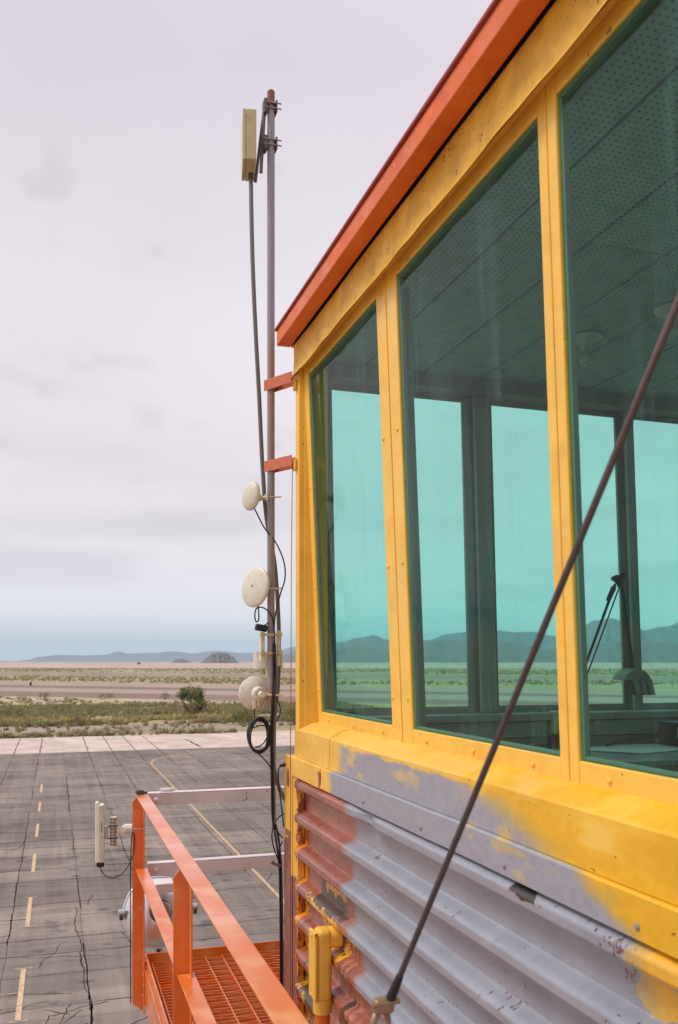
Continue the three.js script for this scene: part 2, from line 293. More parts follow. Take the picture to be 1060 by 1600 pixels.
  stems.forEach(([a, b]) => { line([[-1.16, a], [-1.14, b]], .19, wl); line([[-1.28, (a + b) / 2], [-13.5, (a + b) / 2 + .1]], .1, faint); for (const e of [a, b]) line([[-1.5, e], [-.8, e]], .16, faint); });
  line([[-3.2, -40], [-4.1, -70]], .5, new THREE.MeshStandardMaterial({ color: new THREE.Color().setRGB(.26, .22, .19), roughness: 1 }));
}
// scattered far things on the plain
{ const g = box(-11.6, -10.6, G - .1, G + 1.7, -462.3, -461.7, .05); single('runway_marker', 'tiny dark marker box standing on the runway, far left', 'marker', g, M.black, [-11.1, G - .1, -462]); }
{ const t = thing('far_shed', 'tiny dark shed alone on the horizon plain', 'shed', [322, G - .35, -3600]); part(t, 'wall', box(315, 329, G - .35, G + 5, -3610, -3590), M.darkSteel); const rf = new THREE.CylinderGeometry(.1, 10, 4, 4); rf.rotateY(Math.PI / 4); rf.translate(322, G + 7, -3600); part(t, 'roof', uvm(rf), M.darkSteel); }

// hills: ridges with real depth, each given by bearing (tangent right of the view) and height above the plain
function ridge(name, D, half, prof, c, seed) {
  const pts = prof.map(([u, v]) => [(u - 530) / 1378, (1033 - v) / 1378 * D + 12]); const nr = 18, n = 320, pos = [], idx = [];
  const r0 = pts[0][0], r1 = pts[pts.length - 1][0];
  for (let i = 0; i <= n; i++) {
    const r = r0 + (r1 - r0) * i / n; let k = 0; while (k < pts.length - 2 && pts[k + 1][0] < r) k++;
    const t = (r - pts[k][0]) / (pts[k + 1][0] - pts[k][0]), hh = pts[k][1] + (pts[k + 1][1] - pts[k][1]) * (t * t * (3 - 2 * t));
    for (let j = 0; j <= nr; j++) {
      const s = j / nr * 2 - 1, d = D + s * half * (1 + .25 * (vn(i * .2, seed) - .5)), w = Math.pow(1 - Math.abs(s), 1.15);
      const rug = (fbm(i * .09 + seed, j * .42, 4) - .5), h = Math.max(-2, hh * w * (1 + rug * (s === 0 ? .06 : .95))) - (Math.abs(s) === 1 ? 40 : 0); const hc = Math.min(h, hh * (s === 0 ? 1.02 : .9));
      const [x, z] = gp(d, r * D * (1 + s * half / D)); pos.push(x, G - .35 + hc, z);
    }
  }
  for (let i = 0; i < n; i++) for (let j = 0; j < nr; j++) { const a = i * (nr + 1) + j, b = a + nr + 1; idx.push(a, b, a + 1, b, b + 1, a + 1); }
  const g = new THREE.BufferGeometry(); g.setAttribute('position', new THREE.Float32BufferAttribute(pos, 3)); g.setIndex(idx); g.computeVertexNormals();
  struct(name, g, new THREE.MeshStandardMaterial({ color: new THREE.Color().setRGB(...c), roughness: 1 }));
}
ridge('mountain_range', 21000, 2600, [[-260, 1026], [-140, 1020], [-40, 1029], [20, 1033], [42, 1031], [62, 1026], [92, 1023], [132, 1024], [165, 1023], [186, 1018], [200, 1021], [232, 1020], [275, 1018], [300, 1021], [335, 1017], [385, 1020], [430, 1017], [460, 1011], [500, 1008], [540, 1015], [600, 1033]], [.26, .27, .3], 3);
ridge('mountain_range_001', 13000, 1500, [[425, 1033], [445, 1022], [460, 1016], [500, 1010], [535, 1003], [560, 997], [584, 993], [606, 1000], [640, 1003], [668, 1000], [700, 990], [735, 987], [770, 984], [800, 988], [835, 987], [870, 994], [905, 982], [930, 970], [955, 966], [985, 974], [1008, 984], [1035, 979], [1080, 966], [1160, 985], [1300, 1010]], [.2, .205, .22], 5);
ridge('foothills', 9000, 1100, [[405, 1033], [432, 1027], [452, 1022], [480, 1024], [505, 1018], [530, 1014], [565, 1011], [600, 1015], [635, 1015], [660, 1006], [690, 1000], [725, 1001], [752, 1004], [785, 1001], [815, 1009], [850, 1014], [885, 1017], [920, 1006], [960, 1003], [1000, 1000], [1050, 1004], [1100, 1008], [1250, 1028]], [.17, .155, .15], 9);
ridge('butte', 6000, 130, [[314, 1034], [322, 1028], [332, 1021], [344, 1019], [354, 1020], [362, 1025], [374, 1034]], [.2, .17, .16], 14);
ridge('low_hill', 7000, 90, [[268, 1034], [276, 1030], [284, 1029], [292, 1031], [300, 1034]], [.2, .17, .16], 19);

// vegetation
{
  const R = mulberry(21);
  const blade = () => { const pos = []; for (let i = 0; i < 16; i++) { const a = R() * 6.283, l = .35 + R() * .5, lean = .15 + R() * .5, w = .05 + R() * .06, bx = (R() - .5) * .5, bz = (R() - .5) * .5, tx = bx + Math.cos(a) * lean, tz = bz + Math.sin(a) * lean; pos.push(bx - Math.sin(a) * w, 0, bz + Math.cos(a) * w, bx + Math.sin(a) * w, 0, bz - Math.cos(a) * w, tx, l, tz); } const g = new THREE.BufferGeometry(); g.setAttribute('position', new THREE.Float32BufferAttribute(pos, 3)); g.computeVertexNormals(); return g; };
  const tuft = blade(), mat = new THREE.MeshStandardMaterial({ color: 0xffffff, roughness: 1, side: THREE.DoubleSide });
  const pal = [[.29, .27, .12], [.35, .31, .16], [.42, .35, .17], [.52, .42, .17], [.22, .215, .095], [.4, .36, .24]];
  const field = (name, label, list) => { const im = new THREE.InstancedMesh(tuft, mat, list.length), m = new THREE.Matrix4(), q = new THREE.Quaternion(), c = new THREE.Color(); list.forEach(([x, y, z, s, hs, k], i) => { q.setFromAxisAngle(V(0, 1, 0), R() * 6.28); m.compose(V(x, y + EYE, z), q, V(s, s * hs, s)); im.setMatrixAt(i, m); const p = pal[k], j = .8 + R() * .4; c.setRGB(p[0] * j, p[1] * j, p[2] * j); im.setColorAt(i, c); }); im.name = name; im.userData = { kind: 'stuff', label, category: 'vegetation' }; im.castShadow = im.receiveShadow = true; scene.add(im); };
  const A = [], B = [], C = [];
  for (let i = 0; i < 60000 && A.length < 15000; i++) {            // meadow behind the apron
    const z = -146 - R() * 104, x = -28 + R() * 105; if (x > 6 - z * .38) continue;
    const dd = -z, thick = (dd > 171 ? 1 : dd < 152 ? .55 * sm(153, 147, dd) + .1 : .07) * sm(.3, .62, fbm(x * .09, z * .16 + 8, 4)) * (dd > 235 ? sm(252, 236, dd) : 1);
    if (R() > thick) continue;
    const t = fbm(x * .07 + 30, z * .12, 3), dry = dd > 176 && dd < 196 && t > .5; A.push([x, G - .12, z, .7 + R() * .9, .55 + R() * .6, dry && R() < .6 ? 3 : R() < .35 ? 0 : R() < .45 ? 4 : R() < .6 ? 1 : R() < .7 ? 5 : 2]);
  }
  for (let i = 0; i < 2600; i++) { const d = 236 + R() * 90, r = (-.42 + R() * .95) * d, [x, z] = gp(d, r); if (fbm(x * .03, z * .05, 3) < .47) continue; if (z > -240) continue; const v = 1033 + 16536 / d; if (v < 1088 + (r / d + .3846) * 30) continue; B.push([x, G - .16, z, .6 + R() * 1.1, .5 + R() * .5, [0, 4, 5, 2][Math.floor(R() * 4)]]); }
  for (let i = 0; i < 16000; i++) { const d = 445 + R() * 1000, r = (-.42 + R() * .95) * d, [x, z] = gp(d, r), v = 1033 + 16536 / d, k = (r / d + .3846); if (v > 1063.5 + k * 20 || (v < 1056 + k * 13 && v > 1049 + k * 11)) continue; if (fbm(x * .012, z * .02, 3) < .45) continue; C.push([x, G - .12, z, 1 + R() * 2, .5 + R() * .5, [0, 1, 5, 2, 1][Math.floor(R() * 5)]]); }
  field('meadow_grass', 'olive weeds and dry grass in the strip behind the apron', A);
  field('sand_scrub', 'sparse low scrub on the pale sand before the runway', B);
  field('plain_scrub', 'scrub dotted over the plain beyond the runway', C);

  // bushes: short limbs and a crown of leaf faces
  function bush(name, label, category, x, z, h, w, cols, n, group, y = G - .12) {
    const t = thing(name, label, category, [x, y, z], group ? { group } : {}), rr = mulberry(Math.floor(x * 13 + z * 7 + 999));
    const limbs = []; for (let i = 0; i < 7; i++) { const a = rr() * 6.28, l = .35 + rr() * .4; limbs.push(cyl([x, y, z], [x + Math.cos(a) * w * l * .55, y + h * (.3 + rr() * .4), z + Math.sin(a) * w * l * .55], w * .02, w * .006, 5)); }
    part(t, 'stem', merge(limbs), M.wood);
    const groups = cols.map(() => []), clumps = []; for (let i = 0; i < 34; i++) { const a = rr() * 6.28, e = Math.pow(rr(), .6), rad = Math.sqrt(rr()) * w * .56 * (1 - .5 * e); clumps.push([Math.cos(a) * rad, h * (.14 + .76 * e), Math.sin(a) * rad, (.06 + rr() * .12) * w]); }
    for (let i = 0; i < n; i++) {
      const c = clumps[Math.floor(rr() * clumps.length)], s = c[3], u = rr() * 2 - 1, a = rr() * 6.28, q = Math.sqrt(1 - u * u), rad = s * Math.cbrt(rr());
      const px = x + c[0] + q * Math.cos(a) * rad, py = Math.max(y + .05, y + c[1] + u * rad * .8), pz = z + c[2] + q * Math.sin(a) * rad, L = w * (.014 + rr() * .026), d1 = V(rr() - .5, rr() - .2, rr() - .5).normalize().multiplyScalar(L), d2 = V(rr() - .5, rr() - .5, rr() - .5).normalize().multiplyScalar(L * .5);
      groups[Math.floor(rr() * cols.length)].push(px, py, pz, px + d1.x + d2.x, py + d1.y + d2.y, pz + d1.z + d2.z, px + d1.x * 2, py + d1.y * 2, pz + d1.z * 2, px, py, pz, px + d1.x * 2, py + d1.y * 2, pz + d1.z * 2, px + d1.x - d2.x, py + d1.y - d2.y, pz + d1.z - d2.z);
    }
    groups.forEach((pos, i) => { const g = new THREE.BufferGeometry(); g.setAttribute('position', new THREE.Float32BufferAttribute(pos, 3)); g.computeVertexNormals(); part(t, 'foliage', g, new THREE.MeshStandardMaterial({ color: new THREE.Color().setRGB(...cols[i]), roughness: 1, side: THREE.DoubleSide })); });
  }
  const green = [[.2, .205, .075], [.28, .27, .11], [.13, .14, .05]];
  bush('bush', 'large round olive green bush standing alone behind the apron', 'bush', 29.2, -199, 6.2, 7.6, green, 5200);
  bush('bush', 'green bush beside the yellow tower corner, right of the cable coil', 'bush', 43.8, -163, 3.2, 5.2, green, 2600);
  bush('bush', 'low green bush behind the coil of black cable', 'bush', 34.2, -166, 2.4, 5.4, green, 2200);
  bush('tumbleweed', 'rust brown dry tumbleweed in the green strip, left', 'shrub', 4.1, -172, 1.6, 3.6, [[.3, .17, .1], [.36, .22, .13]], 1400);
  for (const [x, z, w, l] of [[-3.2, -291, 4.6, 'dark shrub on the pale sand, leftmost of the row'], [3.6, -277, 2.6, 'small shrub on the pale sand, second from the left'], [14.5, -288, 3.4, 'dark shrub on the sand, third of the row'], [17.5, -300, 3.2, 'dark shrub on the sand, right behind the third one'], [33.4, -283, 4, 'dark shrub on the sand left of the lone bush'], [44.5, -285, 4, 'dark shrub on the sand nearest the lone bush']]) bush('desert_shrub', l, 'shrub', x, z, w * .5, w, [[.1, .1, .04], [.15, .14, .06]], 500, 'shrubs on the sand before the runway', G - .16);
}

// ================================================================ CONTROL TOWER
const lean = y => .075 * (1.55 - y) / 1.825;
const WALLS = {
  near: { f: (s, y, n) => [1.30 + lean(y) - n, y, s], flip: false },
  end: { f: (s, y, n) => [s, y, -4.78 + lean(y) * 1.33 - n], flip: true },
  far: { f: (s, y, n) => [5.53 - lean(y) + n, y, s], flip: true },
  back: { f: (s, y, n) => [s, y, .53 - lean(y) + n], flip: false },
};
function bend(g, wall) {
  g = g.index ? g.toNonIndexed() : g; const p = g.attributes.position, W = WALLS[wall];
  for (let i = 0; i < p.count; i++) p.setXYZ(i, ...W.f(p.getX(i), p.getY(i), p.getZ(i)));
  if (W.flip) for (let i = 0; i < p.count; i += 3) { const a = [p.getX(i + 1), p.getY(i + 1), p.getZ(i + 1)]; p.setXYZ(i + 1, p.getX(i + 2), p.getY(i + 2), p.getZ(i + 2)); p.setXYZ(i + 2, ...a); }
  g.computeVertexNormals(); return uvm(g);
}
const wbox = (wall, s0, s1, y0, y1, n0, n1, r = 0) => bend(box(s0, s1, y0, y1, n0, n1, r), wall);
const tower = thing('control_tower', 'yellow control tower cab with green tinted windows and corrugated wall', 'control tower', [3.4, G, -2.1]);

// --- glass cab
const grimeMap = seed => tex(256, 512, (u, v) => { const s = fbm(u * 7 + seed, v * 2.2, 4) * .62 + fbm(u * 46 + seed, v * 2.5 + 5, 3) * .38, spot = vn(u * 150, v * 260) > .965 ? 60 : 0; const a = sm(.46, .8, s) * 22 + (vn(u * 90, v * 90) - .5) * 5 + spot * .6 + 2; return [140, 196, 190, a]; }, { wrap: false });
const grime = [1, 2, 3].map(k => new THREE.MeshStandardMaterial({ map: grimeMap(k * 11.3), transparent: true, roughness: 1 }));
const boltG = new THREE.SphereGeometry(.0095, 8, 6); boltG.scale(.6, 1, 1);
const Y0 = -.275, Y1 = 1.548;
let nWin = 0;
function windowUnit(wall, s0, s1, sl, sr, { bolts = false, dirty = false } = {}) { const FM = wall === 'near' ? M.yellow : M.interior;   // opening s0..s1, frame out to sl..sr
  const w = new THREE.Group(); w.name = 'window'; w.base_ = tower.base_; tower.add(w);
  part(w, 'frame_stile', wbox(wall, sl, s0, -.345, 1.60, -.03, 0, .005), FM);
  part(w, 'frame_stile', wbox(wall, s1, sr, -.345, 1.60, -.03, 0, .005), FM);
  part(w, 'frame_rail', wbox(wall, s0, s1, -.345, Y0, -.03, -.001, .005), FM);
  part(w, 'frame_rail', wbox(wall, s0, s1, Y1, 1.60, -.03, -.001, .005), FM);
  // dark glazing bead round the pane, behind the glass
  for (const [a, b, c, d] of [[s0 + .0015, s0 + .013, Y0 + .0015, Y1 - .0015], [s1 - .013, s1 - .0015, Y0 + .0015, Y1 - .0015], [s0 + .0135, s1 - .0135, Y0 + .0015, Y0 + .013], [s0 + .0135, s1 - .0135, Y1 - .013, Y1 - .0015]]) part(w, 'glazing_bead', wbox(wall, a, b, c, d, -.032, -.013, .003), M.interior);
  const W = WALLS[wall].f, n = -.009, e = .004;
  const pane = part(w, 'glass_pane', quadMesh([W(s0 - e, Y0 - e, n), W(s1 + e, Y0 - e, n), W(s1 + e, Y1 + e, n), W(s0 - e, Y1 + e, n)]), M.glass);
  if (dirty) { const q = quadMesh([W(s0, Y0, n + .004), W(s1, Y0, n + .004), W(s1, Y1, n + .004), W(s0, Y1, n + .004)]); q.setAttribute('uv', new THREE.Float32BufferAttribute([0, 0, 1, 0, 1, 1, 0, 0, 1, 1, 0, 1], 2)); part(w, 'dust_film', q, grime[nWin++ % 3]); }
  if (bolts) {
    const B = (s, y) => put(w, 'bolt', boltG, M.yellow, W(s, y, .001));
    for (const s of [s0 - .035, s1 + .03].filter(s => Math.abs(s + 2.15) > .1)) for (const y of [-.155, .4, .94]) B(s, y);
    for (let s = s0 + .14; s < s1; s += .4) B(s, -.312);
  }
  return w;
}
windowUnit('near', -4.575, -3.52, -4.65, -3.412, { bolts: true, dirty: true });
windowUnit('near', -3.295, -2.205, -3.402, -2.16, { bolts: true, dirty: true });
windowUnit('near', -2.11, -1.02, -2.156, -.915, { bolts: true, dirty: true });
windowUnit('near', -.80, .255, -.905, .33);
for (const wall of ['end', 'back']) { windowUnit(wall, 1.478, 2.31, 1.42, 2.39); windowUnit(wall, 2.48, 3.37, 2.4, 3.41); windowUnit(wall, 3.46, 4.35, 3.418, 4.43); windowUnit(wall, 4.52, 5.33, 4.44, 5.41); }
windowUnit('far', -4.575, -3.52, -4.65, -3.412); windowUnit('far', -3.295, -2.205, -3.402, -2.16); windowUnit('far', -2.11, -1.02, -2.156, -.915); windowUnit('far', -.80, .255, -.905, .33);
// inner posts, head panels and sill panels (grey inside)
for (const wall of ['near', 'far']) for (const [a, b] of [[-3.49, -3.40], [-.99, -.88]]) part(tower, 'inner_post', wbox(wall, a, b, -.30, 1.56, -.11, -.072, .006), M.interior);
for (const wall of ['end', 'back']) for (const [a, b] of [[2.345, 2.445], [3.385, 3.445], [4.385, 4.485]]) part(tower, 'inner_post', wbox(wall, a, b, -.30, 1.56, -.1, -.072, .006), M.interior);
for (const [wall, a, b] of [['near', -4.56, .3], ['far', -4.56, .3], ['end', 1.47, 5.36], ['back', 1.47, 5.36]]) {
  part(tower, 'head_panel', wbox(wall, a, b, 1.566, 1.66, wall === 'near' ? -.075 : -.16, -.035), M.interior);
  part(tower, 'inner_sill', wbox(wall, a, b, -.345, -.302, -.2, -.05, .008), M.interior);
  part(tower, 'sill_board', wbox(wall, a, b, -.44, -.35, -.16, -.05, .004), M.interior);
  part(tower, 'dado_panel', wbox(wall, a, b, -1.3, -.447, -.13, -.045), M.interior);
}
// corner posts, plumb
for (const [x0, x1, z0, z1] of [[1.275, 1.44, -4.735, -4.66], [5.39, 5.555, -4.735, -4.66], [1.275, 1.44, .41, .485], [5.39, 5.555, .41, .485]]) part(tower, 'corner_post', box(x0, x1, -.4, 1.64, z0, z1, .005), M.yellow);
part(tower, 'corner_cover', box(1.305, 1.43, -.395, 1.62, -4.662, -4.645), M.yellow);
// ceiling of perforated boards
{
  const map = tex(512, 512, (u, v) => { const cx = (u * 8) % 1 - .5, cy = (v * 8) % 1 - .5, h = cx * cx + cy * cy < .028; const b = 164 + (fbm(u * 6, v * 6, 4, 6) - .5) * 30; return h ? [14, 14, 14] : [b * .88, b * 1.05, b * 1.03]; }, { repeat: [1 / .2, 1 / .2] });
  const tones = [.92, 1, 1.06].map(k => new THREE.MeshStandardMaterial({ map, color: new THREE.Color(k, k, k), roughness: .8 }));
  let k = 0; for (let x = 1.29; x < 5.4; x += .359) for (let z = -4.72; z < .4; z += 1.72) part(tower, 'ceiling_board', box(Math.max(x + .008, 1.36), Math.min(x + .351, 5.47), 1.645 + (k % 3) * .0015, 1.662, z + .002, Math.min(z + 1.718, .45), .004), tones[k++ * 7 % 3]);
  part(tower, 'roof_deck', box(1.29, 5.54, 1.668, 1.83, -4.72, .47), M.interiorDark);
}
// roof edge: orange box gutter, red drip lip, yellow fascia sheet with a flared torn lower edge
for (const [x0, x1, z0, z1] of [[1.177, 1.255, -4.775, .52], [5.575, 5.65, -4.775, .52], [1.257, 5.573, -4.775, -4.745], [1.257, 5.573, .495, .52]]) part(tower, 'gutter', box(x0, x1, 1.752, 1.834, z0, z1, .006), M.roofOrange);
part(tower, 'drip_lip', box(1.166, 5.66, 1.836, 1.85, -4.785, .53, .004), M.roofRed);
{
  const n = 150, prof = [[1.276, 1.757], [1.267, 1.75], [1.266, 1.68], [1.265, 1.61], [1.262, 1.585], [1.249, 1.57], [1.242, 1.556]], pos = [], idx = [], P = prof.length;
  for (let i = 0; i <= n; i++) { const z = -4.738 + 5.2 * i / n, w = fbm(z * 2.2 + 9, 3, 4) - .5, w2 = vn(z * 9, 4) - .5; prof.forEach(([x, y], j) => { const k = j > 3 ? (j - 3) / 3 : 0; pos.push(x + k * w * .02 + (vn(z * 3, y * 12) - .5) * .004, y + k * (w * .022 + w2 * .008), z); }); }
  for (let i = 0; i < n; i++) for (let j = 0; j < P - 1; j++) { const a = i * P + j, b = a + P; idx.push(a, a + 1, b, a + 1, b + 1, b); }
  const g = new THREE.BufferGeometry(); g.setAttribute('position', new THREE.Float32BufferAttribute(pos, 3)); g.setIndex(idx); g.computeVertexNormals(); part(tower, 'fascia_sheet', uvm(g), M.fascia);
  part(tower, 'fascia_board', box(1.28, 1.302, 1.6, 1.75, -4.73, .46), M.yellow);
  for (const [x0, x1, z0, z1] of [[1.27, 5.56, -4.742, -4.727], [1.27, 5.56, .47, .485], [5.55, 5.565, -4.72, .465]]) part(tower, 'fascia_sheet', box(x0, x1, 1.59, 1.75, z0, z1), M.fascia);
  // bent flashing tab at the corner
  part(tower, 'flashing_tab', quadMesh([[1.262, 1.60, -4.735], [1.252, 1.552, -4.76], [1.258, 1.566, -4.65], [1.263, 1.60, -4.65]]), M.fascia);
  part(tower, 'flashing_tab', box(1.262, 1.274, 1.50, 1.552, -4.742, -4.69, .002), M.fascia); part(tower, 'flashing_tab', box(1.262, 1.274, 1.055, 1.115, -4.742, -4.69, .002), M.fascia);
}
// belt flashing under the windows
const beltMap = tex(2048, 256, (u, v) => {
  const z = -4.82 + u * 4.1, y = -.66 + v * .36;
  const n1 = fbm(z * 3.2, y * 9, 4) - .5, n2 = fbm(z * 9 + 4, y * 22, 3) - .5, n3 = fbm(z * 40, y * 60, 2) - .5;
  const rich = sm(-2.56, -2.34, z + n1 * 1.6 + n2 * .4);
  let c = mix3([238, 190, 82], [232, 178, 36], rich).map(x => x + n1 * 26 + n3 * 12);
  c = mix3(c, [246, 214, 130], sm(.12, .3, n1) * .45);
  let g = 0;
  if (y > -.526) { const end = -2.62 + (-.39 - y) * 3.2; g = sm(-4.0, -3.86, z + n2 * .1) * (1 - sm(end - .1, end + .34, z + n1 * .3)) * (1 - sm(-.405, -.388, y + n2 * .03)); g *= 1 - sm(.14, .34, n1 + n2 * .4) * .5; }
  else { const end = -1.92 + (-.53 - y) * 2.2; g = sm(-4.12, -4.0, z + n2 * .08 - (-.53 - y) * .6) * (1 - sm(end - .07, end + .12, z + n2 * .2)); g *= 1 - sm(.2, .36, n1 + n2 * .4) * .4; }
  c = mix3(c, [154 + n3 * 16, 155 + n3 * 16, 166 + n3 * 16], g);
  const rust = Math.abs(z + 4.2 + n2 * .03) < .022 + (y + .53) * .1 && y < -.55 && y > -.64; if (rust) c = [138 + n3 * 50, 78 + n3 * 40, 52];
  if (vn(z * 60, y * 60) > .975 && n2 > 0) c = [150, 104, 60];
  return c;
}, { wrap: false });
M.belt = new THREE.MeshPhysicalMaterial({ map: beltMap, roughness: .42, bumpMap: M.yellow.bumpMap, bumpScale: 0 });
function beltUV(g) { const p = g.attributes.position, uv = new Float32Array(p.count * 2); for (let i = 0; i < p.count; i++) { uv[2 * i] = clamp((p.getZ(i) + 4.82) / 4.1, .001, .999); uv[2 * i + 1] = clamp((p.getY(i) + .66) / .36, .01, .99); } g.setAttribute('uv', new THREE.BufferAttribute(uv, 2)); return g; }
function beltPiece(z0, z1, o, upper) {
  const pts = upper ? [[1.42, -.330], [1.345, -.342], [1.283, -.374], [1.2755, -.382], [1.2725, -.5255], [1.30, -.5255], [1.42, -.48]] : [[1.30, -.527], [1.262, -.5275], [1.2565, -.533], [1.2555, -.630], [1.262, -.6345], [1.30, -.6345]];
  const sh = new THREE.Shape(pts.map(([x, y]) => new THREE.Vector2(x - o * (x < 1.4), y + (o && y > -.4 ? o : 0) - (o && y < -.62 ? o : 0))));
  let g = new THREE.ExtrudeGeometry(sh, { depth: z1 - z0, bevelEnabled: false, steps: 40 }); g.translate(0, 0, z0); g = g.index ? g.toNonIndexed() : g;
  const p = g.attributes.position; for (let i = 0; i < p.count; i++) { const x = p.getX(i), y = p.getY(i), z = p.getZ(i); if (x < 1.32) p.setXYZ(i, x + (fbm(z * 1.7 + y * 4, y * 9, 3) - .5) * .005, y + (fbm(z * 1.3 + 20, 2, 3) - .5) * .006, z); }
  g.computeVertexNormals(); return beltUV(g);
}
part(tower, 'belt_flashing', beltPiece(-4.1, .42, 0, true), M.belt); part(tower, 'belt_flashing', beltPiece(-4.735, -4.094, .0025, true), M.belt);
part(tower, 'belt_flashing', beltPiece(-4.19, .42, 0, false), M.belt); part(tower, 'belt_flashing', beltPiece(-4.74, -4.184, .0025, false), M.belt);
for (const [x0, x1, z0, z1] of [[1.31, 5.55, -4.86, -4.62], [1.31, 5.55, .35, .55], [5.4, 5.58, -4.6, .34]]) part(tower, 'belt_flashing', box(x0, x1, -.635, -.36, z0, z1, .004), M.yellow);
for (let z = -3.55; z < -.8; z += .62) put(tower, 'bolt', boltG, M.greyPaint, [1.2548, -.6, z]);

// corrugated siding with layered paint
const ZS0 = -4.66, ZL = 3.8, YS0 = -2.02, YL = 1.42;
const sidMap = tex(2048, 768, (u, v) => {
  const z = ZS0 + u * ZL, y = YS0 + v * YL;
  const n1 = fbm(z * 4, y * 4, 4) - .5, n2 = fbm(z * 18, y * 18, 3) - .5, n3 = fbm(z * 70, y * 70, 2) - .5, n4 = fbm(z * 10 + 50, y * 10 + 9, 4) - .5, n5 = fbm(z * 42 + 7, y * 24 + 3, 4) - .5, n6 = n2 * .7 + n5 * .9;
  let c = [145 + n1 * 18 + n3 * 9, 149 + n1 * 16 + n3 * 9, 160 + n1 * 14 + n3 * 9];
  c = mix3(c, [162, 166, 177], sm(.05, .3, n4) * .4);
  const edge = -3.8 + Math.max(0, -1.2 - y) * .75 + n1 * .16, red = 1 - sm(edge - .045, edge + .05, z + n2 * .04);
  let r = [160 + n1 * 40 + n3 * 30, 94 + n1 * 30 + n3 * 26, 76 + n1 * 24 + n3 * 20];
  r = mix3(r, [150, 102, 92], sm(0, .25, n4) * .7);
  if (y < -1.25) { const s = fbm(z * 60, y * 2.5, 2); r = mix3(r, [206, 150, 128], sm(.55, .72, s) * .5); r = mix3(r, [140, 70, 50], sm(.5, .72, fbm(z * 22 + 8, y * 5, 3)) * .6); }
  c = mix3(c, r, red);
  // yellow left at the corner strip and on peeled ribs
  const cy = z + n6 * .1 + n1 * .06; if (cy < -4.575) { c = [226 + n3 * 50, 150 + n2 * 80, 24]; if (n2 > .04) c = [150 + n3 * 60, 72 + n2 * 50, 22]; if (y > -.86 + n2 * .1) c = [126, 70, 52]; }
  const py = (z + 4.02) * .36 + (y + 1.2) * 1.0, pz = (z + 4.05); // peeled patch running down to the right
  const band = Math.abs(y + 1.165 + (z + 4.12) * .0 + n6 * .12 + n1 * .05), along = sm(-4.36, -4.3, z + n6 * .2) * (1 - sm(-3.93, -3.86, z + n6 * .26));
  if (along > .5 && band < .062) c = [66 + n3 * 40, 58 + n3 * 34, 50 + n3 * 26];
  if (along > .4 && y > -1.13 + n6 * .08 && y < -1.07 + n6 * .1 && z > -4.2 + n6 * .3 && z < -3.9 + n6 * .25) c = [236, 176, 40];
  const y2 = Math.abs(y + 1.262 + n6 * .06 - (z + 4.0) * .0); if (y2 < .04 + n1 * .05 && z > -4.34 + n6 * .2 && z < -3.88 + n1 * .2 + n6 * .25) c = mix3([242, 186, 52], [250, 214, 120], sm(-.02, .2, n2 + n3));
  if (z > -4.3 + n6 * .2 && z < -3.86 + n6 * .35 && y < -1.27 && y > -1.41 + n6 * .12 && n1 + n6 * .9 > -.02) c = [232 + n3 * 20, 172 + n3 * 20, 44];
  if (y < -1.62 && z < -4.2 && n4 + n6 * .4 > -.04) c = n2 > 0 ? [196, 160, 40] : [70, 60, 48];
  if (y < -1.5 && z < -3.55 && n4 + n6 * .5 > .17) c = [72 + n3 * 30, 60 + n3 * 26, 48];
  // chips in clusters
  const cl = fbm(z * 2.6 + 3, y * 5 + 1, 2), ch = vn(z * 95, y * 95) * .6 + vn(z * 210, y * 150) * .4;
  if (ch > 1.0 - cl * .26 - red * .115) c = n3 > 0 ? [64, 48, 42] : [112, 62, 46];
  // rusted hole and the flaked rib beyond it
  const hx = z + 2.2 + n2 * .14, hy = y + .652 + n2 * .06 + (z + 2.2) * .03, hd = (hx / .085) ** 2 + (hy / .02) ** 2; if (hd < 1.15) c = hd < .95 ? [44, 42, 40] : [150, 96, 66];
  const yr = sm(-1.78, -1.62, z + n2 * .16) ; if (y > -.8 + n1 * .16 && yr > .3) c = mix3(c, [230 + n3 * 20, 174 + n3 * 16, 48], yr * (n2 > -.16 ? 1 : .2)); if (Math.abs(z + 1.76 + n6 * .3) < .012 && y > -.76 && n5 > -.06) c = [104 + n3 * 60, 72, 58];
  return c;
}, { wrap: false });
M.siding = new THREE.MeshPhysicalMaterial({ map: sidMap, roughness: .36, clearcoat: .5, clearcoatRoughness: .3, roughnessMap: M.yellow.roughnessMap });
